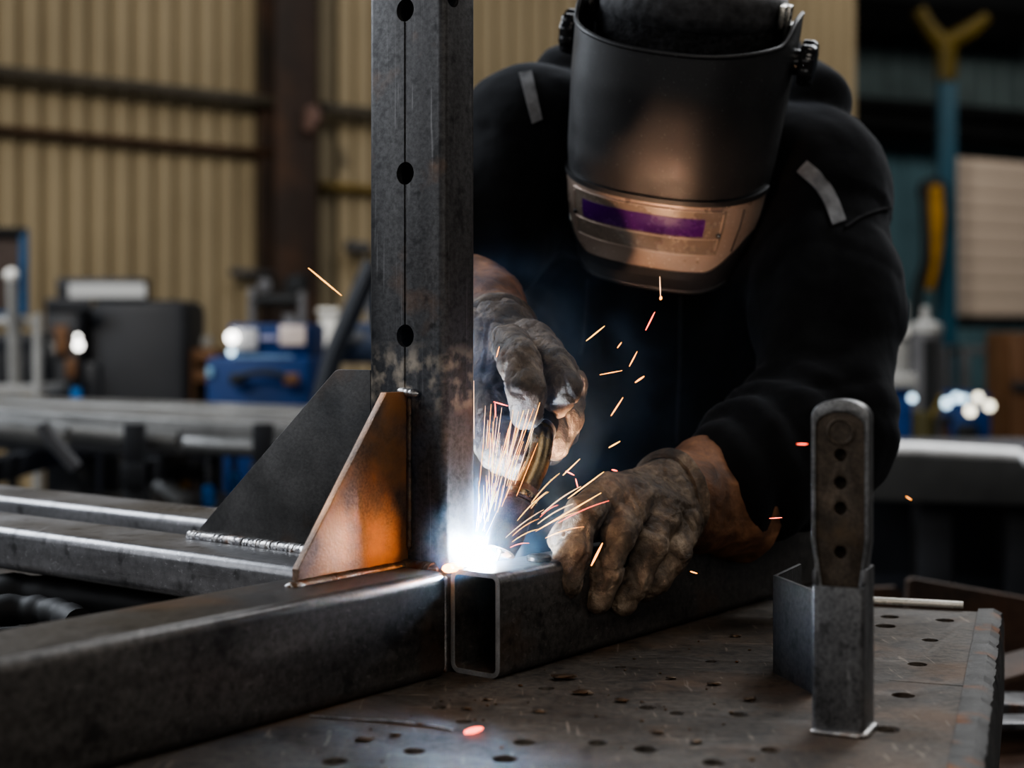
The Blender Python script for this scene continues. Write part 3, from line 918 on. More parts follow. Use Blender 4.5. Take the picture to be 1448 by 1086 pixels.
# ================================================================== welding helmet and headwear
HP = P(969, 69, 1.93)                      # point between the two pivots
R_ = Matrix.Rotation(math.radians(10.7), 3, 'Y') @ Matrix.Rotation(math.radians(-15), 3, 'Z') @ Matrix.Rotation(math.radians(23), 3, 'X')
HM = Matrix.Translation(HP) @ R_.to_4x4()
ZT, ZB = .032, -.285
def sm(t): t = max(0, min(1, t)); return t * t * (3 - 2 * t)
def interp(t, xs, ys): return float(np.interp(t, xs, ys))
def shell(s, z, off=0.):
    """s in [-1,1] round the mask, z height; returns local point (x right, -y forward, z up)"""
    v = (z - ZB) / (ZT - ZB)
    a = interp(v, [0, .06, .15, .3, .5, .8, 1], [.092, .103, .112, .124, .131, .135, .136])
    b = interp(v, [0, .06, .15, .3, .5, .8, 1], [.100, .112, .122, .136, .146, .146, .140])
    ext = interp(v, [0, .12, .35, .7, 1], [-.045, -.018, .0, .020, .035])
    e = .78
    fr = .86
    if abs(s) < fr:
        ph = s / fr * PI / 2
        x = math.copysign(abs(math.sin(ph)) ** e, s) * a; y = abs(math.cos(ph)) ** e * b
        if ext < 0: y = -ext + y * (b + ext) / b
    else:
        x = math.copysign(a, s); y = -(abs(s) - fr) / (1 - fr) * max(ext, 0.001) + (-ext if ext < 0 else 0)
    # outward normal in plan
    nx = (x / a) / a; ny = max(y, 0) / (b * b); L = math.hypot(nx, ny) + 1e-9
    return Vector((x + nx / L * off, -(y + ny / L * off), z))

def rimz(s):            # the top edge rises towards the pivots
    return ZT + .024 * sm((abs(s) - .62) / .25) - .012 * (1 - sm(abs(s) / .8))
def botz(s):
    return ZB + .012 * sm((abs(s) - .3) / .6)
def surf_patch(s0, s1, zf0, zf1, off, th, ns=40, nz=24, rnd=0.):
    V = []
    for L in (off, off - th):
        for j in range(nz + 1):
            for i in range(ns + 1):
                s = s0 + (s1 - s0) * i / ns
                z0, z1 = (zf0(s) if callable(zf0) else zf0), (zf1(s) if callable(zf1) else zf1)
                V.append(HM @ shell(s, z0 + (z1 - z0) * j / nz, L))
    w = ns + 1; n1 = w * (nz + 1); Fc = []
    for j in range(nz):
        for i in range(ns):
            k = j * w + i
            Fc.append((k, k + 1, k + w + 1, k + w)); Fc.append((n1 + k, n1 + k + w, n1 + k + w + 1, n1 + k + 1))
    rim = list(range(w)) + [j * w + ns for j in range(1, nz + 1)] + [nz * w + i for i in range(ns - 1, -1, -1)] + [j * w for j in range(nz - 1, 0, -1)]
    for i in range(len(rim)):
        a_, b_ = rim[i], rim[(i + 1) % len(rim)]
        Fc.append((a_, n1 + a_, n1 + b_, b_))
    me = raw_mesh(V, Fc, 40)
    bm = bmesh.new(); bm.from_mesh(me); bpy.data.meshes.remove(me)
    return bm_mesh(bm, 40)

helm = obj('welding_helmet', surf_patch(-1, 1, botz, rimz, 0, .0035, 96, 40), M_shell, person)
helm['label'] = 'black welding mask with copper tinted lens cover'
LT = lambda s: -.160 + .004 * abs(s)
LB = lambda s: -.252 + .045 * sm((abs(s) - .35) / .4)
# lip above the lens cover and rim beads
def line_on(s0, s1, zf, off, r, n=60):
    pts = [HM @ shell(s0 + (s1 - s0) * i / n, zf(s0 + (s1 - s0) * i / n) if callable(zf) else zf, off) for i in range(n + 1)]
    return sweep(pts, r, 8)
obj('brow_lip', surf_patch(-.80, .80, lambda s: LT(s) - .001, lambda s: LT(s) + .006, .0042, .004, 60, 4), M_shell, helm)
obj('lens_cover', surf_patch(-.78, .78, LB, LT, .0026, .0018, 70, 24), M_cover, helm)
obj('chin_band', surf_patch(-.70, .70, lambda s: LB(s) - .012, lambda s: LB(s) - .001, .0036, .003, 60, 4), M_shell, helm)
obj('rolled_rim', line_on(-.98, .98, botz, -.001, .0032, 90), M_shell, helm)
obj('rolled_rim', line_on(-.99, .99, rimz, -.001, .003, 90), M_shell, helm)
for s in (-.60, .54):
    obj('cover_joint', sweep([HM @ shell(s, -.168 + (-.225 + .168) * i / 12, .0028) for i in range(13)], .0011, 6), M_knob, helm)
# clear window frame, purple filter, lower reflector
M_frame = scratched('scratched_window_frame', (.2, .16, .13), .25, .4, .2)
obj('window_frame', surf_patch(-.44, .40, -.226, -.166, .0046, .002, 40, 10), M_frame, helm)
obj('filter_window', surf_patch(-.33, .27, -.200, -.176, .0056, .0012, 40, 6), M_filter, helm)
for z in (-.2035, -.2265, -.1655):
    obj('window_ridge', line_on(-.42, .38, z, .0048, .0009), M_cover, helm)
for s in (-.42, .38):
    obj('window_ridge', sweep([HM @ shell(s, -.17 - .05 * i / 10, .0048) for i in range(11)], .0009, 6), M_cover, helm)
    obj('latch_pin', lathe([(.003, 0), (.003, .003), (.0015, .004)], HM @ Matrix.Translation(shell(s, -.198, .004)) @ Matrix.Rotation(PI / 2, 4, 'X'), 12), M_knob, helm)
# pivots
for sgn in (-1, 1):
    Mk = HM @ Matrix.Translation((sgn * .1365, .010, .0)) @ Matrix.Rotation(sgn * PI / 2, 4, 'Y')
    def kprof(i, th): return 1.
    bm = bmesh.new(); rings = []
    for r, z in ((.016, -.004), (.016, .006), (.0265, .007), (.028, .010), (.028, .021), (.025, .025), (.012, .026), (.0005, .0255)):
        rings.append([bm.verts.new(((r * (1 + (.05 * math.cos(10 * 2 * PI * k / 60) if r > .02 else 0))) * math.cos(2 * PI * k / 60), (r * (1 + (.05 * math.cos(10 * 2 * PI * k / 60) if r > .02 else 0))) * math.sin(2 * PI * k / 60), z)) for k in range(60)])
    for a, b in zip(rings, rings[1:]):
        for k in range(60): bm.faces.new((a[k], a[(k + 1) % 60], b[(k + 1) % 60], b[k]))
    bm.faces.new(rings[-1]); bm.transform(Mk)
    obj('knob', bm_mesh(bm, 40), M_knob, helm)
    # ear plate and strut of the headgear
    obj('headgear_plate', boxes([((sgn * .128, .02, .012), (.006, .05, .07))], HM, .002), M_knob, helm)
# headgear bands across the crown
def crown_arc(y0, z0, rx, rz, wid, th, a0=12, a1=168, n=40, fat=0.):
    V = []
    for i in range(n + 1):
        t = math.radians(a0 + (a1 - a0) * i / n)
        c = Vector((rx * math.cos(t), y0, z0 + rz * math.sin(t)))
        o_ = Vector((math.cos(t), 0, math.sin(t)))
        for k in range(9):
            q = k / 8 - .5
            V.append(HM @ (c + o_ * (th * (1 - 4 * q * q) ** .5 + .0008 * math.sin(k * 2.7 + i * .2)) + Vector((0, q * wid, 0))))
        for k in range(9):
            q = .5 - k / 8
            V.append(HM @ (c - o_ * .001 + Vector((0, q * wid, 0))))
    Fc = []
    for i in range(n):
        for k in range(18):
            Fc.append((i * 18 + k, i * 18 + (k + 1) % 18, (i + 1) * 18 + (k + 1) % 18, (i + 1) * 18 + k))
    Fc.append(tuple(range(17, -1, -1))); Fc.append(tuple(range(n * 18, n * 18 + 18)))
    return raw_mesh(V, Fc, 50)
# brow band round the forehead
V = []; n = 70
for i in range(n + 1):
    t = math.radians(-15 + 210 * i / n)
    for k, (dz, o_) in enumerate([(-.024, 0), (-.016, .006), (-.006, .0085), (.004, .008), (.014, .0085), (.022, .005), (.026, 0), (.022, -.004), (-.02, -.004)]):
        r_ = o_ + .0006 * math.sin(t * 40 + k)
        V.append(HM @ Vector(((.110 + r_) * math.cos(t), -(.110 + r_) * math.sin(t) + .015, .052 + dz + .012 * math.sin(t))))
Fc = []
for i in range(n):
    for k in range(9): Fc.append((i * 9 + k, i * 9 + (k + 1) % 9, (i + 1) * 9 + (k + 1) % 9, (i + 1) * 9 + k))
obj('brow_band', raw_mesh(V, Fc, 50), M_band, helm)
for sgn in (-1, 1):
    obj('ratchet_plate', boxes([((sgn * .118, -.02, .058), (.008, .03, .03)), ((sgn * .122, .0, .045), (.008, .018, .05))], HM, .002), M_chrome, helm)

# knit cap under the headgear
Rm = np.array(R_)
capc = HM @ Vector((0, .018, .018))
cap = sdf_mesh([[el(capc, (.119, .114, .128), R_)]], .006, .01, disp=lambda V, n: .003 * fbm(V, 40, 8) + .0012 * ridge(V, 160, 5))
obj('knit_cap', cap, M_knit, person)

# ================================================================== torch
torch = thing('welding_torch', 'gooseneck welding torch gripped in the glove and pointed at the bright arc', 'welding torch', P(705, 785, 1.53))
M_neck = m_steel('brass_brown_neck', (.10, .075, .045), (.26, .2, .12), rough=(.2, .38), scale=30, metal=.95, speck=.3)
M_nozzle = m_steel('scorched_nozzle', (.05, .035, .028), (.17, .11, .075), (1, 1, 1), rough=(.3, .55), rust=.3, rustc=(.2, .1, .05), scale=45, metal=.8, bmp=.4)
nk = catmull([P(764, 596, 1.575), P(764, 622, 1.558), P(758, 655, 1.545), P(746, 684, 1.534), P(741, 696, 1.531)], 8)
obj('gooseneck', sweep(nk, [.0132] * len(nk), 22), M_neck, torch)
hd = catmull([P(765, 612, 1.562), P(763, 590, 1.59), P(758, 560, 1.625), P(745, 525, 1.68), P(722, 492, 1.75)], 6)
obj('handle', sweep(hd, [.0155 + .0035 * min(1, i / 4) for i in range(len(hd))], 20, ry=1.1), M_rubber, torch)
a, b = P(741, 694, 1.5315), P(708, 781, 1.503)
ax = (b - a).normalized(); x, y, _ = basis(ax); L = (b - a).length
prof = [(.0138, -.004), (.0158, .000), (.0158, .012), (.0146, .013), (.0146, .0145), (.0166, .016), (.0172, .03), (.0172, .05), (.0150, L - .006), (.0146, L), (.0108, L), (.0108, L - .012)]
obj('nozzle', lathe(prof, frame_m(a, x, y, ax), 28), M_nozzle, torch)
obj('collar', lathe([(.0160, .003), (.0167, .004), (.0167, .009), (.0160, .010)], frame_m(a, x, y, ax), 28), M_neck, torch)
obj('contact_tip', lathe([(.004, L - .014), (.004, L - .001), (.0012, L + .001), (.0008, L + .009)], frame_m(a, x, y, ax), 14), M_neck, torch)
obj('trigger', boxes([((0, 0, 0), (.012, .03, .012))], frame_m(P(748, 590, 1.585), *basis(hd[8] - hd[2])), .003), M_rubber, torch)
cb_ = catmull([hd[-1], P(700, 470, 1.80), P(662, 470, 1.90), P(630, 540, 2.0), P(610, 800, 2.2), Vector((-.13, 2.45, .30)), Vector((-.25, 2.7, .02)), Vector((-.7, 3.0, .02))], 8)
obj('cable', sweep(cb_, .011, 12), M_rubber, torch)
# ================================================================== the workshop behind
WD = Vector((.86, .51, 0)).normalized(); WN = Vector((WD.y, -WD.x, 0))   # wall direction, wall normal (towards the camera side)
W0 = Vector((-CX / FPX * 10, 10, 0))
def on_wall(px, off=0.):
    """distance along the tan wall seen in column px, off metres in front of it"""
    k = (px - CX) / FPX; o = W0 + WN * off
    return (k * o.y - o.x) / (WD.x - k * WD.y)
def wall_pt(px, py, off=0.):
    s = on_wall(px, off); p = W0 + WN * off + WD * s
    return Vector((p.x, p.y, HC - (py - HY) / FPX * p.y)), s

M_tan = m_plain('tan_sheet_metal', (.29, .238, .155), .6, noise=.10, scale=1.2, bmp=.02)
M_ruststeel = m_steel('rusty_column_paint', (.022, .016, .013), (.06, .036, .027), (1, 1, .3), rough=(.6, .8), rust=.3, rustc=(.075, .038, .022), scale=3, metal=.1)
M_greypipe = m_plain('grey_pipe_paint', (.08, .07, .055), .6, scale=4)
M_brownpipe = m_plain('brown_pipe_paint', (.055, .03, .018), .6, scale=4)
M_yellowpipe = m_plain('ochre_pipe_paint', (.16, .11, .03), .6, scale=4)
M_floor = m_plain('workshop_concrete', (.10, .098, .095), .6, noise=.3, scale=1.1, bmp=.05)
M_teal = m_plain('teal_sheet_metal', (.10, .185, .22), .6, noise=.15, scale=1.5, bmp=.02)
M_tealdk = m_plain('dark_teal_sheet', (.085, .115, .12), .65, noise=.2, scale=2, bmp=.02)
M_beam = m_plain('dark_beam_paint', (.012, .013, .014), .6, scale=3)
M_bluecol = m_plain('blue_column_paint', (.014, .055, .085), .5, scale=3)
M_yellow = m_plain('yellow_paint', (.07, .05, .006), .5, scale=4)
M_orange = m_plain('amber_paint', (.28, .15, .015), .5, scale=6)
M_cream = m_plain('cream_door_panel', (.42, .355, .30), .55, noise=.06, scale=1.2, bmp=.02)
M_black = m_plain('black_cabinet_paint', (.022, .023, .026), .5, scale=4)
M_charcoal = m_plain('charcoal_machine_paint', (.018, .019, .022), .55, noise=.12, scale=3)
M_blue = m_plain('blue_machine_paint', (.002, .02, .085), .5, noise=.12, scale=6, bmp=.03)
M_blue2 = m_plain('bright_blue_paint', (.015, .17, .50), .45, scale=6)
M_white = m_plain('white_panel', (.62, .61, .58), .5, noise=.1, scale=6, bmp=.02)
M_greym = m_plain('grey_painted_metal', (.21, .21, .205), .5, scale=6)
M_greyd = m_plain('dark_grey_painted_metal', (.075, .075, .08), .5, scale=6)
M_pipe = m_steel('rack_tube_steel', (.13, .13, .128), (.27, .27, .265), rough=(.3, .5), scale=6, metal=.7, speck=.15)
M_brownsteel = m_steel('brown_rusty_plate', (.035, .022, .016), (.09, .055, .038), rough=(.55, .8), rust=.4, rustc=(.11, .05, .025), scale=5, metal=.2)
M_brown = m_plain('brown_paint', (.09, .045, .022), .6, scale=6)
M_dot = m_emit('highlight_dot_white', (1, .98, .92), 9)  # glowing balls in these materials stand in for blurred highlights on the machines
M_dotw = m_emit('highlight_dot_warm', (1, .93, .72), 5)
M_dotb = m_emit('highlight_dot_cool', (.62, .85, 1), 4)
M_lit = m_emit('lit_panel', (.75, .75, .73), .55)

# floor
me = raw_mesh([(-14, -3, 0), (16, -3, 0), (16, 27, 0), (-14, 27, 0)], [(0, 1, 2, 3)])
o = obj('floor', me, M_floor, base=(0, 0, 0)); tag(o, kind='structure')

def corrugated(o0, d, n, L, z0, z1, pitch, flat, depth, mat_, name):
    V = []; s = 0.
    xs = []
    while s < L:
        xs += [(s, 0), (s + flat, 0), (s + flat + (pitch - flat) * .3, -depth), (s + flat + (pitch - flat) * .7, -depth)]
        s += pitch
    for a, q in xs:
        p = o0 + d * a + n * q
        V += [(p.x, p.y, z0), (p.x, p.y, z1)]
    Fc = [(2 * i, 2 * i + 2, 2 * i + 3, 2 * i + 1) for i in range(len(xs) - 1)]
    me = bpy.data.meshes.new('m'); me.from_pydata([tuple(v) for v in V], [], Fc); me.update()
    o = obj(name, me, mat_, base=(o0.x, o0.y, z0)); tag(o, kind='structure'); return o
s_end = on_wall(1203)
corrugated(W0 + WD * -9, WD, WN, s_end + 9, 0, 8, .150, .100, .05, M_tan, 'wall_back')

# column and girts on the tan wall
def strip_on_wall(pts, off, r, mat_, name):
    q = [wall_pt(x, y, off)[0] for x, y in pts]
    o = obj(name, sweep(q, r, 12), mat_); tag(o, kind='structure'); return o
s0 = on_wall(388, .35); s1 = on_wall(447, .35); sc_ = (s0 + s1) / 2; wd = (s1 - s0)
CM = frame_m(W0 + WN * .2 + WD * sc_, WD, -WN, Z)
me = boxes([((0, -.15, 3.9), (wd * .99, .03, 7.8)), ((0, .15, 3.9), (wd * .99, .03, 7.8)), ((0, 0, 3.9), (.03, .3, 7.8)), ((0, 0, .015), (wd * 1.5, .5, .03))], CM, .004)
o = obj('column', me, M_ruststeel); tag(o, kind='structure')
bp, _ = wall_pt(440, 168, .37)
strip_on_wall([(-70, 93), (200, 123), (388, 145)], .10, .042, M_greypipe, 'trim_1')
strip_on_wall([(452, 152), (540, 161), (700, 178)], .10, .042, M_greypipe, 'trim_2')
strip_on_wall([(-70, 176), (200, 201), (386, 217)], .06, .028, M_brownpipe, 'trim_3')
strip_on_wall([(452, 262), (540, 270), (700, 284)], .05, .03, M_yellowpipe, 'trim_4')
o = obj('cable_clamp', sweep([bp + Vector((0, 0, .07)), bp + Vector((.02, -.02, .0)), bp + Vector((-.02, -.02, -.09))], [.05, .07, .04], 12), m_plain('pinkish_rust', (.16, .10, .085), .7))
tag(o, 'small rusty clamp block fixed to the brown column beside the grey pipe', 'clamp')

# right hand bay: dark and teal wall farther back
B1 = Vector(((1195 - CX) / FPX * 18.5, 18.5, 0))
BD = WD; BN = WN
def on_bay(px, off=0.):
    k = (px - CX) / FPX; o = B1 + BN * off
    return (k * o.y - o.x) / (BD.x - k * BD.y)
def bay_pt(px, py, off=0.):
    s = on_bay(px, off); p = B1 + BN * off + BD * s
    return Vector((p.x, p.y, HC - (py - HY) / FPX * p.y))
zt = bay_pt(1300, 170).z
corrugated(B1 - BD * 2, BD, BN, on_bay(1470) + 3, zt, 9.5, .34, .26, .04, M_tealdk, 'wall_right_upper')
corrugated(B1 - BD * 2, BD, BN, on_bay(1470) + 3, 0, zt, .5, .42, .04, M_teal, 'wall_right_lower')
def bay_beam(pts, off, r, mat_, name):
    q = [bay_pt(x, y, off) for x, y in pts]
    o = obj(name, sweep(q, r, 4, up=(0, 0, 1), angle=20), mat_); tag(o, kind='structure'); return o
bay_beam([(1190, 150), (1330, 160), (1470, 172)], .25, .13, M_beam, 'trim_5')
bay_beam([(1190, 176), (1330, 189), (1470, 203)], .3, .15, M_beam, 'trim_6')
bay_beam([(1190, 2), (1330, 14), (1470, 26)], .5, .32, M_beam, 'trim_7')

# faint panels on the teal wall
# blue column with yellow bracket
bc = P(1338, 460, 15.0)
ct = HC + (463 - 62) / FPX * 15
o = thing('blue_column', 'blue steel column with a yellow Y-shaped bracket at its top beside the cream door', 'column', (bc.x, bc.y, 0))
obj('shaft', boxes([((bc.x, bc.y - .06, ct / 2 - .13), (.17, .03, ct - .26)), ((bc.x, bc.y + .06, ct / 2 - .13), (.17, .03, ct - .26)), ((bc.x, bc.y, ct / 2 - .13), (.05, .12, ct - .26)), ((bc.x, bc.y, .02), (.34, .34, .04))]), M_bluecol, o)
top = P(1338, 75, 15)
br = join([sweep([P(1338, 115, 15), P(1338, 60, 15)], .11, 8), sweep([P(1338, 70, 15), P(1312, 38, 15), P(1298, 14, 15)], [.10, .085, .08], 8), sweep([P(1340, 62, 15), P(1374, 42, 15), P(1396, 24, 15)], [.10, .09, .06], 8)])
obj('bracket', br, M_yellow, o)
hosep = catmull([P(1322, 262, 14.6), P(1322, 300, 14.6), P(1320, 360, 14.6), P(1314, 410, 14.6)], 6)
o = thing('hose_reel', 'black hose reel with an amber drop hose hanging against the blue column', 'hose reel', P(1320, 440, 14.6))
obj('drop_hose', sweep(hosep, [.05, .07, .075, .075, .08, .08, .09, .09, .085, .08, .08, .075, .07, .07, .06, .06, .05, .05, .04][:len(hosep)], 12), M_orange, o)
obj('reel', lathe([(.10, -.05), (.13, -.05), (.13, -.03), (.08, -.02), (.08, .02), (.13, .03), (.13, .05), (.10, .05)], frame_m(P(1318, 270, 14.62), Vector((0, 0, 1)), Vector((1, 0, 0)), Vector((0, 1, 0))), 24), M_beam, o)
obj('hose_tail', sweep(catmull([P(1306, 262, 14.6), P(1310, 360, 14.5), P(1300, 400, 14.5), P(1296, 440, 14.5), P(1300, 480, 14.5)], 6), .045, 10), M_beam, o)

# cream door
d0 = bay_pt(1350, 334, 2.6); d1 = bay_pt(1520, 334, 2.6)
dd = (d1 - d0); dd.z = 0; dl = dd.length; dd.normalize()
zt_ = bay_pt(1350, 222, 2.6).z; zb_ = bay_pt(1350, 447, 2.6).z
DM = frame_m((d0.x, d0.y, zb_), dd, WN * -1, Z)
n = 9; hh = (zt_ - zb_) / n
o = obj('door_1', boxes([((dl / 2, 0, hh * (i + .5)), (dl, .05, hh * .985)) for i in range(n)], DM, .006), M_cream); tag(o, kind='structure')
o = obj('trim_8', boxes([((dl / 2, .03, -.06), (dl, .07, .12)), ((-.05, .02, (zt_ - zb_) / 2), (.10, .1, zt_ - zb_))], DM), M_beam); tag(o, kind='structure')

# shelving below the door
def rack(name, label, px0, px1, Y, rows, mat_, zt=None, depth=.5, post=.05):
    a, b = P(px0, 500, Y), P(px1, 500, Y)
    w = b.x - a.x; cx = (a.x + b.x) / 2
    zs = [HC - (r - HY) / FPX * Y for r in rows]
    t = thing(name, label, 'rack', (cx, Y, 0))
    for x in (a.x, b.x):
        for y in (Y - depth / 2, Y + depth / 2):
            obj('upright', box((x, y, max(zs) / 2), (post, post, max(zs))), mat_, t)
    for z in zs:
        obj('shelf', box((cx, Y, z - .03), (w, depth, .06)), mat_, t)
    return t
rack('storage_rack', 'grey metal storage rack standing below the cream door', 1352, 1470, 13.5, [490, 560, 640], M_greyd, post=.07)

def gear(name, label, cat, px0, px1, py0, py1, Y, mat_, dep=.4, bev=.01, parts=(), ground=False):
    """box-bodied machine seen between the columns and rows given, with extra detail parts"""
    a, b = P(px0, py0, Y), P(px1, py1, Y)
    zb = 0.012 if ground else b.z
    c = ((a.x + b.x) / 2, Y + dep / 2, (a.z + zb) / 2)
    t = thing(name, label, cat, (c[0], c[1], zb))
    obj('body', box(c, (b.x - a.x, dep, a.z - zb), None, bev), mat_, t)
    for nm, q, m in parts: obj(nm, q, m, t)
    return t
def face_box(px0, px1, py0, py1, Y, th=.012, bev=.002):
    a, b = P(px0, py0, Y), P(px1, py1, Y)
    return box(((a.x + b.x) / 2, Y - th / 2, (a.z + b.z) / 2), (b.x - a.x, th, a.z - b.z), None, bev)
def ball(px, py, Y, r):
    return lathe([(r * math.sin(PI * i / 8), -r * math.cos(PI * i / 8)) for i in range(9)], Matrix.Translation(P(px, py, Y)), 14)

# black cabinet with lit strip
gear('machine_cabinet', 'charcoal machine cabinet with a white control strip on top, by the tan wall', 'cabinet', 124, 262, 424, 640, 7.0, M_charcoal, .5, .05,
     [('control_head', face_box(90, 212, 394, 426, 7.15, .12, .01), M_black), ('control_strip', face_box(98, 206, 401, 421, 7.02, .012), M_lit),
      ('base', face_box(112, 258, 636, 700, 7.1, .3), M_black)], True)
gear('tool_cart', 'black tool cart with two glowing highlight dots and a brown panel left of the charcoal cabinet', 'tool cart', 62, 111, 432, 640, 6.9, M_black, .4, .02,
     [('lid', face_box(66, 130, 422, 438, 6.9, .02), M_black), ('brown_panel', face_box(76, 96, 460, 500, 6.88, .02), M_brown),
      ('lower_panel', face_box(94, 109, 506, 534, 6.88, .02), M_brown), ('highlight_dot', ball(111, 488.5, 6.82, .019), M_dot), ('highlight_dot', ball(110, 477, 6.82, .011), M_dot)], True)
o = gear('cable_stand', 'slim black cable stand with a bright blue tab beside the charcoal cabinet', 'stand', 116, 138, 512, 566, 6.6, M_black, .1, .02, [('blue_tab', face_box(104, 116, 548, 576, 6.6, .05, .01), M_blue2)], True)
t = thing('blue_framed_board', 'dark brown board in a blue frame standing at the left against the tan wall', 'board', P(0, 445, 8.0))
a, b = P(-60, 325, 8.0), P(40, 446, 8.0)
obj('panel', box(((a.x + b.x) / 2, 8.0, (a.z + b.z) / 2), (b.x - a.x, .03, a.z - b.z)), m_plain('brown_board', (.06, .045, .04), .7), t)
obj('frame', boxes([((b.x - .012, 7.97, (a.z + b.z) / 2), (.034, .05, a.z - b.z)), ((a.x, 7.97, (a.z + b.z) / 2), (.034, .05, a.z - b.z)), (((a.x + b.x) / 2, 7.97, b.z + .01), (b.x - a.x, .045, .02))]), m_plain('blue_frame_paint', (.015, .07, .16), .5), t)
obj('frame_top', box(((a.x + b.x) / 2, 7.97, a.z - .01), (b.x - a.x, .06, .04)), M_beam, t)
obj('stand', boxes([((b.x - .1, 8.05, b.z / 2), (.05, .05, b.z)), ((a.x + .1, 8.05, b.z / 2), (.05, .05, b.z))]), M_beam, t)
# grey cart frame and lever
t = thing('tube_cart', 'pale grey tube-framed cart at the left edge in front of the board', 'cart', P(20, 575, 6.2))
Yc = 6.2
z1 = P(0, 455, Yc).z; z0 = P(0, 552, Yc).z; xr = P(53, 0, Yc).x; xl = P(-90, 0, Yc).x
obj('frame', sweep(catmull([Vector((xl, Yc, z1)), Vector((xr - .06, Yc, z1)), Vector((xr - .012, Yc, z1 - .015)), Vector((xr, Yc, z1 - .06)), Vector((xr, Yc, .02))], 6), .019, 10), M_greym, t)
obj('shelf', box(((xl + xr) / 2, Yc + .2, z0), (xr - xl, .4, .04)), M_greym, t)
obj('bin', box(((xl + xr) / 2, Yc + .26, (z0 + z1) / 2 - .02), (xr - xl - .08, .24, (z1 - z0) * .8)), M_black, t)
obj('leg', sweep([Vector((xl, Yc, z1)), Vector((xl, Yc, .02))], .019, 10), M_greym, t)
t = thing('lever_bar', 'grey upright lever bar with a pale ball end standing on the tube cart', 'lever', P(22, 540, 6.1))
obj('bar', sweep([P(23, 546, 6.26), P(20, 470, 6.17), P(16, 396, 6.1)], [.03, .026, .018], 12), M_greym, t)
obj('ball_end', ball(16, 389, 6.1, .028), M_white, t)

# blue welding machine
Yb = 5.6
h = catmull([P(333, 540, Yb - .03), P(342, 532, Yb - .05), P(365, 527, Yb - .05), P(390, 529, Yb - .05), P(415, 538, Yb - .03)], 6)
gear('welding_machine', 'blue welding power source with white control labels and glowing highlight dots, behind the tube rack', 'welding machine', 291, 438, 505, 640, Yb, M_blue, .6, .02,
     [('upper_case', box(((P(318, 0, Yb).x + P(433, 0, Yb).x) / 2, Yb + .32, (P(0, 458, Yb).z + P(0, 506, Yb).z) / 2), (P(433, 0, Yb).x - P(318, 0, Yb).x, .5, P(0, 458, Yb).z - P(0, 506, Yb).z), None, .012), M_blue),
      ('control_panel', face_box(330, 364, 464, 495, Yb + .07, .02), m_plain('grey_control_panel', (.33, .33, .34), .5)), ('label_plate', face_box(396, 432, 460, 488, Yb + .07, .015), m_plain('pale_label', (.42, .36, .33), .6)),
      ('name_strip', face_box(367, 393, 475, 481, Yb + .07, .012), m_plain('lilac_strip', (.25, .25, .36), .6)), ('trim_line', face_box(330, 415, 502, 507, Yb + .02, .02), m_plain('pale_blue_line', (.12, .2, .33), .6)),
      ('badge', face_box(293, 301, 519, 533, Yb, .01), m_plain('pale_badge', (.16, .3, .42), .5)), ('highlight_dot', ball(328, 477, Yb + .03, .022), M_dot), ('highlight_dot', ball(327, 498, Yb + .03, .013), M_dotb),
      ('handle', sweep(h, .012, 8), M_beam), ('grip', face_box(326, 348, 528, 544, Yb - .02, .03, .008), M_beam), ('grip', face_box(402, 424, 528, 544, Yb - .02, .03, .008), M_brown)], True)

# gas bottle and regulator, A-frame, white drum
Yg = 6.6
t = thing('gas_bottle', 'dark gas bottle with a valve and gauges standing behind the blue welding machine', 'gas bottle', P(415, 640, Yg))
gb = P(412, 0, Yg)
obj('cylinder', lathe([(.11, .012), (.115, .03), (.115, 1.02), (.10, 1.10), (.05, 1.17), (.035, 1.2), (.035, 1.24)], Matrix.Translation((gb.x, Yg, 0)), 24), M_greyd, t)
obj('valve', join([sweep([P(412, 430, Yg), P(412, 390, Yg)], .022, 10), sweep([P(355, 425, Yg), P(380, 424, Yg), P(425, 424, Yg)], .028, 10), sweep([P(424, 388, Yg), P(424, 410, Yg)], .038, 12)]), M_beam, t)
obj('gauge', lathe([(.03, 0), (.034, .01), (.03, .03), (.005, .032)], frame_m(P(375, 404, Yg), Vector((1, 0, 0)), Z, Vector((0, -1, 0))), 18), M_greyd, t)
obj('guard', box((P(357, 0, Yg).x, Yg, P(0, 440, Yg).z), (.03, .05, .2)), M_greyd, t)
obj('guard', box((P(428, 0, Yg).x, Yg, P(0, 450, Yg).z), (.03, .05, .26)), M_greyd, t)
# wall bracket, dark
o = obj('wall_bracket', sweep([wall_pt(326, 385, .1)[0], wall_pt(384, 388, .1)[0]], .03, 10), M_greyd); tag(o, 'short dark rail fixed on the tan wall left of the brown column', 'rail')
o = obj('wall_bracket', sweep([wall_pt(490, 348, .1)[0], wall_pt(522, 352, .1)[0]], .045, 10), M_greyd); tag(o, 'short dark rail fixed on the tan wall right of the brown column', 'rail')
Ya = 5.2
t = thing('a_frame_stand', 'dark grey slanted A-frame stand leaning beside the upright post', 'stand', P(500, 640, Ya))
obj('strut', sweep([P(528, 372, Ya), P(472, 500, Ya), P(440, 620, Ya)], .035, 4, angle=20), M_charcoal, t)
obj('strut', sweep([P(524, 390, Ya + .25), P(560, 620, Ya + .25)], .035, 4, angle=20), M_greyd, t)
obj('brace', sweep([P(478, 478, Ya), P(535, 480, Ya + .1)], .03, 8), M_greyd, t)
obj('winch', lathe([(.05, -.07), (.07, -.07), (.07, .07), (.05, .07)], frame_m(P(508, 485, Ya + .1), Z, Vector((0, 1, 0)), Vector((1, 0, 0))), 18), m_plain('navy_paint', (.03, .04, .07), .5), t)
gear('white_drum', 'pale plastic drum standing behind the slanted stand', 'drum', 451, 478, 441, 640, 7.4, M_white, .12, .03, [('lid', face_box(449, 480, 436, 444, 7.4, .03, .01), M_white)], True)
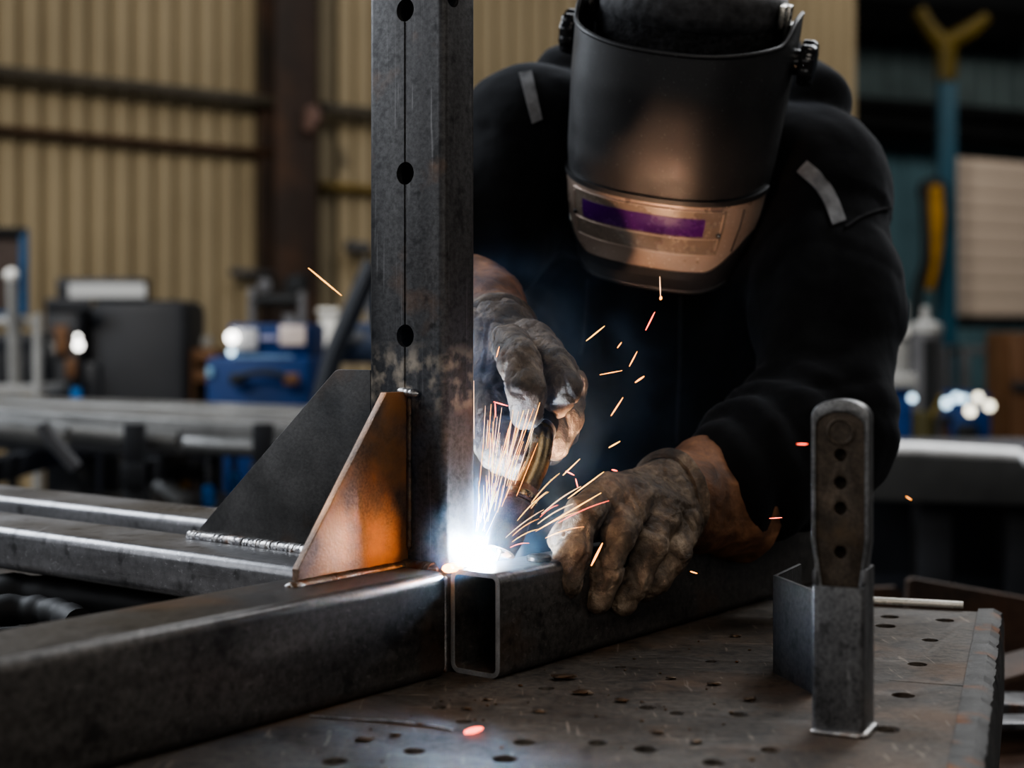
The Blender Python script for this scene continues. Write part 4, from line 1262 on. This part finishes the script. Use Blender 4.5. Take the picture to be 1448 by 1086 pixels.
for i, (x0, x1, y0, y1, lab) in enumerate([(284, 300, 476, 489, 'small grey canister on the shelf left of the blue machine, upper one'), (283, 307, 496, 514, 'grey paint tin on the shelf left of the blue machine, lower one')]):
    a, b = P(x0, y0, 7.2), P(x1, y1, 7.2); r = (b.x - a.x) / 2
    o = obj('canister', lathe([(r * .95, b.z), (r, b.z + .005), (r, a.z - .01), (r * .9, a.z)], Matrix.Translation(((a.x + b.x) / 2, 7.2, 0)), 18), M_greym)
    tag(o, lab, 'canister')
rack('low_shelf', 'dark low shelf holding canisters beside the charcoal cabinet', 281, 312, 7.25, [493, 521, 570], M_brown, depth=.3, post=.02)

# ------------------------------------------------------------------ tube rack left, behind the frame
YR = 4.2
xr0, xr1 = P(-80, 0, YR).x, P(470, 0, YR).x
t = thing('tube_rack', 'dark steel rack carrying lengths of tube, behind the frame at the left', 'rack', ((xr0 + xr1) / 2, YR + .1, 0))
zr = P(0, 642, YR).z
for x in (P(20, 0, YR).x, P(225, 0, YR).x, P(395, 0, YR).x):
    obj('post', boxes([((x, YR - .25, zr / 2), (.06, .06, zr)), ((x, YR + .75, zr / 2), (.06, .06, zr)), ((x, YR + .25, zr - .03), (.06, 1.1, .06)), ((x, YR + .25, .05), (.07, 1.15, .07))]), M_black, t)
    obj('arm_stop', box((x, YR - .27, zr + .035), (.05, .04, .13)), M_black, t)
obj('rail', box(((xr0 + xr1) / 2, YR - .26, zr * .55), (xr1 - xr0, .05, .07)), M_black, t)
labs = ['flat pale sheet-like bar stack end, topmost length on the tube rack', 'round grey tube in front on the rack, longest bright one', 'round grey tube lying low on the rack with an open end', 'square dark tube lying lowest at the front of the rack',
        'second flat bar behind the topmost length on the tube rack', 'thin round tube at the back of the rack']
# top flat bars (long, pale top)
za = P(0, 600, YR).z; zb_ = P(0, 590, YR + .4).z
def rtube(x0, y0, x1, y1, Y0, Y1, w, h, lab, mt=M_pipe, rnd=False):
    a, b = P(x0, y0, Y0), P(x1, y1, Y1); d = (b - a)
    x, y, z = basis(d)
    if rnd: me = extrude2d(circ(0, 0, w, 20), [circ(0, 0, w * .85, 20)], d.length, frame_m(a, x, y, z), .0005)
    else: me = extrude2d(rrect(w, h, .006), [rrect(w - .012, h - .012, .003)], d.length, frame_m(a, x, y, z), .0005)
    o = obj('steel_length', me, mt); tag(o, lab, 'steel tube', 'steel lengths on the tube rack')
rtube(-160, 576, 470, 610, 4.55, 4.25, .30, .05, 'broad pale flat bar, topmost length on the tube rack')
rtube(-160, 566, 470, 588, 4.95, 4.62, .25, .04, 'second flat bar just behind the topmost length on the rack')
rtube(-160, 585, 252, 624, 4.05, 4.0, .028, .03, 'round bright tube lying in front of the flat bars on the rack', rnd=True)
rtube(-160, 590, 95, 618, 3.85, 3.85, .028, .03, 'short round tube at the left front of the rack', rnd=True)
rtube(-160, 616, 300, 632, 4.15, 4.13, .05, .05, 'dark square tube lying under the round bright tube on the rack', M_greyd)
rtube(262, 628, 470, 640, 4.0, 3.95, .025, .03, 'thin pale tube poking out at the right end of the rack', rnd=True)
# odds and ends under the rack
def stick(pts, r, mt, name, lab, cat):
    o = obj(name, sweep([P(*p) for p in pts], r, 8, angle=30), mt); tag(o, lab, cat)
stick([(205, 668, 4.3), (262, 708, 4.2)], .022, M_greym, 'steel_bar', 'pale grey bar leaning diagonally below the tube rack', 'bar')
stick([(190, 668, 4.4), (300, 670, 4.4)], .022, M_greyd, 'steel_bar', 'dark level bar lying below the rack tubes', 'bar')
stick([(60, 600, 3.72), (75, 625, 3.72), (108, 662, 3.72)], .018, M_greyd, 'steel_hook', 'dark hook hanging in front of the rack at the left', 'hook')
for x0, x1, y0, y1, Y, mt, lab in ((250, 266, 668, 690, 4.5, M_orange, 'small amber clamp body below the rack, right of the diagonal bar'), (188, 208, 678, 702, 4.5, m_plain('dull_ochre', (.2, .14, .04), .6), 'dull ochre clamp body below the rack, left of the diagonal bar'),
                                (286, 304, 686, 716, 4.2, M_blue2, 'bright blue clamp handle below the rack, left one'), (322, 340, 668, 700, 4.3, M_blue2, 'blue clamp handle below the rack near the dark gusset')):
    a, b = P(x0, y0, Y), P(x1, y1, Y); r = (b.x - a.x) / 2
    o = thing('bar_clamp', lab, 'clamp', ((a.x + b.x) / 2, Y, b.z), 'bar clamps under the tube rack')
    obj('grip', lathe([(r * .8, b.z), (r, b.z + .01), (r, a.z - .01), (r * .7, a.z)], Matrix.Translation(((a.x + b.x) / 2, Y, 0)), 14), mt, o)
    obj('spindle', sweep([Vector(((a.x + b.x) / 2, Y, a.z)), Vector(((a.x + b.x) / 2, Y, a.z + .12))], .008, 8), M_greyd, o)
# low shelf board the clamps rest on
t = thing('under_shelf', 'black low shelf board under the tube rack', 'shelf', (P(200, 0, 4.4).x, 4.4, 0))
zs = P(0, 718, 4.3).z
obj('board', box((P(190, 0, 4.4).x, 4.45, zs - .03), (1.7, .6, .05)), M_black, t)
for x in (-80, 440): obj('leg', box((P(x, 0, 4.4).x * .9, 4.45, (zs - .055) / 2), (.06, .4, zs - .055)), M_black, t)

# ------------------------------------------------------------------ right background
YT = 4.6
t = thing('steel_bench', 'long grey steel bench with a bright rolled near edge behind the welder at the right', 'bench', (P(1400, 0, YT).x, YT + .3, 0))
a = P(1225, 628, YT); b = P(1520, 637, YT)
q = (b - a).normalized(); x, y, z = basis(q)
obj('rolled_edge', sweep([P(1180, 632, YT + .0), P(1300, 635, YT), P(1440, 643, YT), P(1448, 650, YT - .02), P(1600, 655, YT - .02)], .020, 14), m_steel('bright_edge_metal', (.8, .8, .8), (.95, .95, .95), rough=(.25, .4), scale=20, metal=.0, speck=.1), t)
p0, p1 = P(1180, 640, YT), P(1620, 655, YT)
obj('side_panel', extrude2d([(0, 0), ((p1 - p0).length, 0), ((p1 - p0).length, -.135), (0, -.135)], [], .03, frame_m(p0, (p1 - p0).normalized(), Z, Vector((0, -1, 0))), .002), m_plain('bench_side_paint', (.04, .04, .039), .6), t)
obj('bench_top', boxes([(((p0.x + p1.x) / 2, YT + .42, p0.z - .03), (p1.x - p0.x, .8, .03))]), M_greyd, t)
for x in (1205, 1330, 1455): obj('leg', box((P(x, 0, YT).x, YT + .1, (p0.z - .12) / 2), (.10, .10, p0.z - .14)), M_black, t)
obj('lower_shelf', box(((p0.x + p1.x) / 2, YT + .4, .30), (p1.x - p0.x, .7, .05)), M_black, t)
obj('back_board', box(((p0.x + p1.x) / 2, YT + .75, p0.z / 2), (p1.x - p0.x, .03, p0.z - .2)), M_black, t)

gear('blue_bin', 'small blue bin with a pale lid beside the black sleeve, before the grey cylinder', 'bin', 1258, 1290, 546, 600, 6.0, M_blue, .2, .01,
     [('lid', face_box(1256, 1293, 527, 548, 6.0, .05, .01), M_greym), ('highlight_dot', ball(1290, 563, 5.95, .014), M_dotb)], True)
gear('white_box', 'pale tall box standing behind the blue bin beside the welder\'s arm', 'box', 1260, 1286, 425, 530, 8.3, M_greym, .2, .02, [('cap', face_box(1262, 1288, 462, 476, 8.3, .05, .01), M_white)], True)
t = thing('fume_cylinder', 'grey ribbed cylinder with a pale rounded cap standing behind the blue bin', 'cylinder', P(1308, 640, 7))
cc = P(1309, 0, 7.0); r = (P(1332, 0, 7).x - P(1286, 0, 7).x) / 2
zz = P(0, 470, 7).z
obj('drum', lathe([(r, .012), (r, zz - .01), (r * .98, zz)], Matrix.Translation((cc.x, 7, 0)), 26), M_greyd, t)
obj('cap', lathe([(r * 1.05, zz), (r * 1.05, zz + .03), (r * .6, zz + .05), (r * .3, zz + .06), (r * .28, zz + .11), (.01, zz + .12)], Matrix.Translation((cc.x, 7, 0)), 26), M_greym, t)
obj('band', lathe([(r * .30, .3), (r * .45, .3), (r * .45, zz - .03), (r * .3, zz - .03)], Matrix.Translation((cc.x, 7 - r * .75, 0)), 16), M_beam, t)
gear('blue_power_unit', 'blue power unit with a cluster of glowing highlight dots under the storage rack', 'power unit', 1330, 1402, 556, 640, 8.0, M_blue, .4, .02,
     [('highlight_dot', ball(1338, 570, 7.9, .024), M_dotb), ('highlight_dot', ball(1352, 562, 7.9, .020), M_dotb), ('highlight_dot', ball(1363, 564, 7.9, .018), M_dotb), ('highlight_dot', ball(1383, 562, 7.9, .021), M_dotw),
      ('highlight_dot', ball(1372, 581, 7.9, .024), M_dotw), ('highlight_dot', ball(1399, 574, 7.9, .023), M_dotw), ('panel', face_box(1352, 1380, 600, 632, 7.98, .03), M_beam)], True)
gear('brown_crate', 'brown crate at the right edge beside the blue power unit', 'crate', 1430, 1475, 470, 640, 9.0, M_brown, .5, .02, [('batten', face_box(1430, 1470, 540, 552, 9, .04), M_black)], True)
gear('yellow_jack', 'small yellow floor jack between the cylinder and the blue power unit', 'jack', 1296, 1322, 582, 640, 6.6, m_plain('dull_yellow', (.03, .026, .008), .6), .15, .02, [('handle', sweep([P(1318, 590, 6.6), P(1332, 560, 6.7)], .012, 8), M_yellow)], True)
gear('brown_toolbox', 'low brown toolbox on the floor behind the steel bench', 'toolbox', 1262, 1345, 592, 640, 7.6, M_brown, .4, .02, [('lid', face_box(1260, 1347, 588, 596, 7.6, .05), M_black)], True)

# rusty plates and flats on the floor just past the table
def plate_px(pts, Y, th, mt, name, lab, cat, lean=0.):
    q = [P(px, py, Y + (lean * (900 - py) / 900 if lean else 0)) for px, py in pts]
    V = q + [v + Vector((.0, th, 0)) for v in q]; n_ = len(q)
    Fc = [tuple(range(n_)), tuple(range(2 * n_ - 1, n_ - 1, -1))] + [(i, n_ + i, n_ + (i + 1) % n_, (i + 1) % n_) for i in range(n_)]
    bm = bmesh.new(); vs = [bm.verts.new(v) for v in V]
    for f in Fc: bm.faces.new([vs[k] for k in f])
    o = obj(name, bm_mesh(bm, 20), mt); tag(o, lab, cat)
zl = HY + FPX * HC / 2.75
plate_px([(1284, 822), (1292, 818), (1640, 880), (1640, zl), (1276, zl)], 2.75, .02, M_brownsteel, 'rusty_plate', 'large brown rusty plate standing on edge beyond the far corner of the table', 'plate')
plate_px([(1180, 834), (1266, 830), (1276, 838), (1278, zl * .985), (1180, zl * .985)], 2.9, .015, M_brownsteel, 'rusty_plate', 'smaller dark plate standing behind the drilled bracket beyond the table', 'plate')
def flat(px0, py0, px1, py1, Y0, Y1, w, h, mt, lab):
    a, b = P(px0, py0, Y0), P(px1, py1, Y1); x, y, z = basis(b - a)
    o = obj('flat_bar', extrude2d(rrect(w, h, .003), [], (b - a).length, frame_m(a, x, y, z), .0006), mt); tag(o, lab, 'flat bar', 'flat bars stacked beyond the table')
flat(1380, 958, 1620, 892, 2.2, 2.5, .09, .012, M_brownsteel, 'upper rusty flat bar slanting up at the right edge beyond the table')
flat(1380, 993, 1620, 1008, 2.1, 2.2, .10, .02, M_stub, 'wide grey flat bar under the rusty one at the right edge beyond the table')
flat(1380, 1022, 1620, 1018, 2.0, 2.05, .05, .010, M_bright, 'bright flat bar near the lower right corner beyond the table')
# trestle carrying them
t = thing('trestle', 'dark brown steel trestle carrying flat bars right of the table', 'trestle', (P(1480, 0, 2.15).x, 2.15, 0))
a = P(1405, 1035, 2.02); b = P(1640, 1035, 2.02)
obj('beam', box(((a.x + b.x) / 2, 2.1, a.z - .10), (b.x - a.x, .35, .12)), M_brownsteel, t)
for x in (a.x + .05, b.x - .05): obj('leg', box((x, 2.1, (a.z - .16) / 2), (.06, .3, a.z - .16)), M_brownsteel, t)
# ================================================================== arc, sparks, smoke
ARC = F(.040, -.012, .108)
M_arc = m_emit('arc_plasma', (.85, .93, 1.), 900)
M_hot = m_emit('glowing_weld_metal', (1., .42, .12), 14)
arc = thing('welding_arc', 'blinding white arc and molten pool at the foot of the upright post', 'welding arc', ARC)
bm = bmesh.new(); bmesh.ops.create_icosphere(bm, subdivisions=3, radius=.0085)
for v in bm.verts: v.co.x *= 1.5; v.co.z *= .75
bm.transform(Matrix.Translation(ARC + Z * .001)); obj('plasma', bm_mesh(bm), M_arc, arc)
bead(F(-.006, -.004, .101), F(.02, -.006, .101), .0055, M_hot, arc, 'hot_bead')

M_sp = m_emit('spark_orange', (1., .34, .06), 6)
M_spy = m_emit('spark_yellow', (1., .46, .09), 6)
M_spr = m_emit('spark_red', (1., .12, .07), 7)
M_spw = m_emit('spark_pale', (1., .55, .28), 5)
def streak(a, b, r, mt, lab, group=None, curve=0.):
    a, b = Vector(a), Vector(b); pts = []
    for i in range(9):
        t = i / 8; pts.append(a.lerp(b, t) + Z * (curve * 4 * t * (1 - t)))
    rad = [r * (.25 + .75 * math.sin(PI * min(1, .12 + i / 8 * .8))) for i in range(9)]
    o = obj('spark', sweep(pts, rad, 6), mt); tag(o, lab, 'spark', group)
solo = [((436, 379), (483, 418), 1.45, .0009, M_spy, 'long yellow spark alone in the air left of the upright post'),
        ((829, 482), (855, 461), 1.6, .0009, M_spy, 'yellow spark in front of the jacket, upper left of the airborne group'),
        ((873, 492), (879, 484), 1.6, .0009, M_sp, 'tiny orange spark in mid air just right of the upper left spark'),
        ((890, 518), (901, 497), 1.6, .0009, M_sp, 'short steep orange spark in the middle of the airborne group'),
        ((848, 530), (880, 524), 1.6, .0007, M_sp, 'faint almost level orange spark in front of the jacket'),
        ((898, 541), (911, 532), 1.6, .0014, M_sp, 'short thick orange spark below the steep one in the airborne group'),
        ((864, 588), (881, 562), 1.6, .0010, M_sp, 'steep orange spark lowest on the dark jacket front'),
        ((913, 467), (926, 441), 1.62, .0010, M_spr, 'reddish spark falling below the chin of the welding mask'),
        ((934, 424), (935, 419), 1.65, .0020, M_sp, 'round orange spark dot hanging right under the mask rim'),
        ((934, 419), (933, 391), 1.65, .0005, M_spw, 'thin pale spark tail on the lower rim of the mask'),
        ((861, 633), (877, 624), 1.6, .0010, M_spy, 'short yellow spark above the resting glove'),
        ((1127, 628), (1142, 628), 1.3, .0008, M_spr, 'small level red spark crossing the top of the drilled bracket'),
        ((1088, 733), (1106, 732), 1.5, .0007, M_spr, 'small level reddish spark right of the brown cuff'),
        ((1281, 702), (1289, 707), 1.9, .0010, M_sp, 'tiny orange spark in front of the grey bench at the right'),
        ((836, 800), (852, 768), 1.52, .0017, M_sp, 'thick glowing spark on the fingers of the resting glove'),
        ((976, 808), (986, 811), 1.6, .0010, M_sp, 'small orange spark on the near tube below the resting glove'),
        ((865, 664), (873, 666), 1.6, .0012, M_spr, 'pinkish spark at the knuckle edge of the resting glove'),
        ((698, 568), (718, 574), 1.52, .0008, M_spr, 'pink spark crossing the palm of the torch glove'),
        ((700, 570), (701, 590), 1.52, .0007, M_spr, 'pink spark hanging downward from the one on the palm'),
        ((702, 505), (706, 490), 1.55, .0007, M_sp, 'small orange spark on the back of the torch glove'),
        ((796, 672), (820, 649), 1.56, .0008, M_spy, 'yellow spark right of the gooseneck above the spray'),
        ((800, 666), (812, 672), 1.55, .0010, M_spr, 'red spark crossing the yellow one right of the gooseneck'),
        ((814, 677), (817, 689), 1.55, .0009, M_spr, 'short pink spark hanging right of the red one'),
        ((803, 705), (854, 667), 1.55, .0008, M_spy, 'long thin yellow spark between the torch and the resting glove'),
        ((763, 748), (850, 697), 1.54, .0009, M_spy, 'long yellow spark reaching the resting glove from the arc')]
for a, b, Y, r, m, lab in solo: streak(P(*a, Y), P(*b, Y), r * .72, m, lab)
p = G(668, 1034, TT + .003)
streak(p + Vector((-.006, -.004, 0)), p + Vector((.008, .006, .001)), .0024, M_spr, 'bright red-hot bit of spatter lying on the table top')
# dense spray
rs = random.Random(12)
for i in range(64):
    ang = rs.uniform(-.04, .30) if i % 5 else rs.uniform(.3, .42)
    l0 = rs.uniform(.02, .115); l1 = l0 + rs.uniform(.015, .06)
    dv = Vector((math.sin(ang) * rs.uniform(.9, 1.1), rs.uniform(.0, .3), math.cos(ang))).normalized()
    o0 = ARC + Vector((rs.uniform(-.008, .014), rs.uniform(.0, .006), .002))
    streak(o0 + dv * l0, o0 + dv * l1, rs.uniform(.00016, .00034), rs.choice([M_spw, M_spw, M_spy, M_sp]), 'thin upright spark streak in the dense spray between post and torch', 'dense spark spray between post and torch')
for i in range(13):
    ang = rs.uniform(.62, 1.25)
    l0 = rs.uniform(.03, .09); l1 = l0 + rs.uniform(.02, .06)
    dv = Vector((math.sin(ang), rs.uniform(-.42, -.2), math.cos(ang))).normalized()
    streak(ARC + dv * l0, ARC + dv * l1, rs.uniform(.00018, .00036), rs.choice([M_spy, M_sp, M_spr, M_spw]), 'slanting spark streak in the spray passing in front of the torch nozzle', 'slanting sparks over the nozzle', .002)

# smoke
def smoke(name, label, c, s, dens, col, falloff, nscale, seed, stops=(.42, .72)):
    me = box(c, s, None, 0)
    m = bpy.data.materials.new(name); m.use_nodes = True; nt = m.node_tree
    nt.nodes.remove(nt.nodes['Principled BSDF'])
    vs = nt.nodes.new('ShaderNodeVolumeScatter'); vs.inputs['Color'].default_value = (*col, 1); vs.inputs['Anisotropy'].default_value = .1
    nt.links.new(vs.outputs[0], nt.nodes['Material Output'].inputs['Volume'])
    tc = nt.nodes.new('ShaderNodeTexCoord')
    mp = nt.nodes.new('ShaderNodeMapping'); mp.inputs['Location'].default_value = (seed, 0, 0)
    nt.links.new(tc.outputs['Object'], mp.inputs[0])
    nz = nt.nodes.new('ShaderNodeTexNoise'); nz.inputs['Scale'].default_value = nscale; nz.inputs['Detail'].default_value = 4; nz.inputs['Distortion'].default_value = 1.2
    nt.links.new(mp.outputs[0], nz.inputs['Vector'])
    r = ramp(nt, nz.outputs[0], [(stops[0], 0.), (stops[1], 1.)])
    # falloff from the centre of the box
    mp2 = nt.nodes.new('ShaderNodeMapping'); mp2.inputs['Location'].default_value = (0, 0, -s[2] / 2 / (s[2] / 2)); mp2.inputs['Scale'].default_value = (2 / s[0], 2 / s[1], 2 / s[2])
    nt.links.new(tc.outputs['Object'], mp2.inputs[0])
    ln = nt.nodes.new('ShaderNodeVectorMath'); ln.operation = 'LENGTH'; nt.links.new(mp2.outputs[0], ln.inputs[0])
    f = ramp(nt, ln.outputs['Value'], [(0., 1.), (falloff, .25), (1., 0.)])
    f.color_ramp.interpolation = 'EASE'
    mu = nt.nodes.new('ShaderNodeMath'); mu.operation = 'MULTIPLY'; nt.links.new(r.outputs[0], mu.inputs[0]); nt.links.new(f.outputs[0], mu.inputs[1])
    mv = nt.nodes.new('ShaderNodeMath'); mv.operation = 'MULTIPLY'; nt.links.new(mu.outputs[0], mv.inputs[0]); mv.inputs[1].default_value = dens
    nt.links.new(mv.outputs[0], vs.inputs['Density'])
    o = obj(name, me, m); tag(o, label, 'smoke', None, 'stuff')
    return o
smoke('arc_bloom_haze', 'bluish haze standing in for the bloom around the welding arc', tuple(ARC + Vector((0, 0, .01))), (.16, .16, .16), 9., (.5, .72, 1.), .45, 8, 0, (.0, .3))  # dense scatter volume added to give the arc its bloom
smoke('smoke_plume', 'thin blue smoke drifting up around the post, torch and gloves', tuple(ARC + Vector((.02, .10, .13))), (.46, .42, .44), 1.9, (.35, .6, 1.), .6, 13, 3.)

# ================================================================== lights
def area(name, loc, target, size, power, col, sy=None):
    l = bpy.data.lights.new(name, 'AREA'); l.energy = power; l.color = col; l.size = size
    if sy: l.shape = 'RECTANGLE'; l.size_y = sy
    o = bpy.data.objects.new(name, l); COL.objects.link(o); o.location = loc
    o.rotation_euler = (Vector(target) - Vector(loc)).to_track_quat('-Z', 'Y').to_euler(); return o
def point(name, loc, power, col, r=.01):
    l = bpy.data.lights.new(name, 'POINT'); l.energy = power; l.color = col; l.shadow_soft_size = r
    o = bpy.data.objects.new(name, l); COL.objects.link(o); o.location = loc; return o
def spot(name, loc, target, power, col, ang, r=.01, blend=.6):
    l = bpy.data.lights.new(name, 'SPOT'); l.energy = power; l.color = col; l.shadow_soft_size = r; l.spot_size = math.radians(ang); l.spot_blend = blend
    o = bpy.data.objects.new(name, l); COL.objects.link(o); o.location = loc
    o.rotation_euler = (Vector(target) - Vector(loc)).to_track_quat('-Z', 'Y').to_euler(); return o

point('arc_light', F(.036, -.012, .113), 5.0, (.42, .66, 1.), .007)
spot('arc_fill_mask', P(772, 772, 1.47), P(905, 335, 1.86), 20., (1., .62, .40), 34, .005, 1.)  # added spot in empty air beside the nozzle, warms the mask
spot('arc_fill_thumb', ARC + Vector((-.002, -.006, .03)), P(708, 600, 1.57), 11., (.55, .75, 1.), 60, .006)  # extra spot added above the arc to whiten the thumb
spot('arc_warm_gusset', F(.005, -.022, .125), F(-.10, .05, .13), .4, (1., .45, .16), 95, .006)
spot('arc_warm_glove', P(752, 690, 1.47), P(860, 740, 1.60), .55, (1., .7, .48), 70, .012)

spot('arc_fill_post', F(.02, -.055, .13), F(.03, 0, .33), 1.3, (1., .56, .36), 62, .012, 1.)  # added warm spot off the arc, tints the post's right face
spot('arc_fill_glove', P(733, 778, 1.545), P(800, 752, 1.58), 1.6, (.62, .8, 1.), 80, .005)  # added spot behind the nozzle for arc light that it blocks
spot('wall_graze_spot', (-4.5, -4.5, 9.0), (1.2, 13.0, 2.6), 5600, (1., .93, .82), 46, .6, .5)  # unseen spot added to rake the wall so its ribs show
area('bay_light_left', (-4.0, 3.7, 3.9), (-.6, 2.0, .9), 2.6, 330, (.86, .92, 1.))
area('bay_light_front', (.9, -.6, 3.6), (.3, 1.5, .9), 1.4, 26, (1., .92, .82))
area('side_fill_left', (-3.4, .5, 2.3), (0, 1.5, 1.1), 2.0, 38, (.92, .95, 1.))  # added fill with no fixture, reflects in the post's left face
area('front_low_fill', (.25, .15, 1.36), (-.02, 1.5, .9), .5, 2.2, (1., .96, .92))  # added fill by the camera, reaches into the open tube end
area('front_fill', (-.9, -.6, 1.7), (.1, 1.5, .9), 1.0, 4., (1., .96, .92))
area('bench_edge_fill', (2.1, 4.5, 2.8), (1.6, 4.6, .8), .5, 30, (1., .98, .95))  # added light without a fixture, brightens the bench edge
area('side_fill_right', (3.6, 1.2, 2.6), (.2, 1.5, 1.0), 1.6, 14, (1., .95, .9))  # added fill, gives the right-facing steel something to reflect
area('bay_light_right', (6.5, 11.5, 7.5), (6.0, 18, 2.0), 4, 300, (1., .93, .85))
area('bay_light_mid', (1.5, 7.5, 6.5), (.5, 5.5, .6), 4, 190, (.95, .97, 1.))
area('bay_light_over', (1.75, 2.75, 3.5), (-.1, 1.35, .95), 1.0, 30, (.95, .97, 1.))
area('rim_light_back', (2.6, 5.2, 4.6), (.6, 1.9, 1.0), 1.6, 40, (.9, .95, 1.))

w = bpy.data.worlds.new('World'); SC.world = w; w.use_nodes = True
w.node_tree.nodes['Background'].inputs[0].default_value = (.55, .62, .75, 1)
w.node_tree.nodes['Background'].inputs[1].default_value = .022

# ================================================================== camera
cam = bpy.data.cameras.new('camera'); co = bpy.data.objects.new('camera', cam); COL.objects.link(co); SC.camera = co
co.location = (0, 0, HC); co.rotation_euler = (PI / 2, 0, 0)
cam.sensor_width = 36; cam.sensor_fit = 'HORIZONTAL'; cam.lens = 36 * FPX / 1448; cam.shift_y = -(543 - HY) / 1448
cam.clip_start = .05
cam.dof.use_dof = True; cam.dof.focus_distance = 1.56; cam.dof.aperture_fstop = cam.lens / 16.5
SC.view_settings.view_transform = 'AgX'
SC.view_settings.look = 'AgX - Medium High Contrast'
SC.view_settings.exposure = 0.
SC.cycles.use_denoising = True
SC.cycles.max_bounces = 6; SC.cycles.volume_bounces = 0
SC.cycles.sample_clamp_indirect = 4
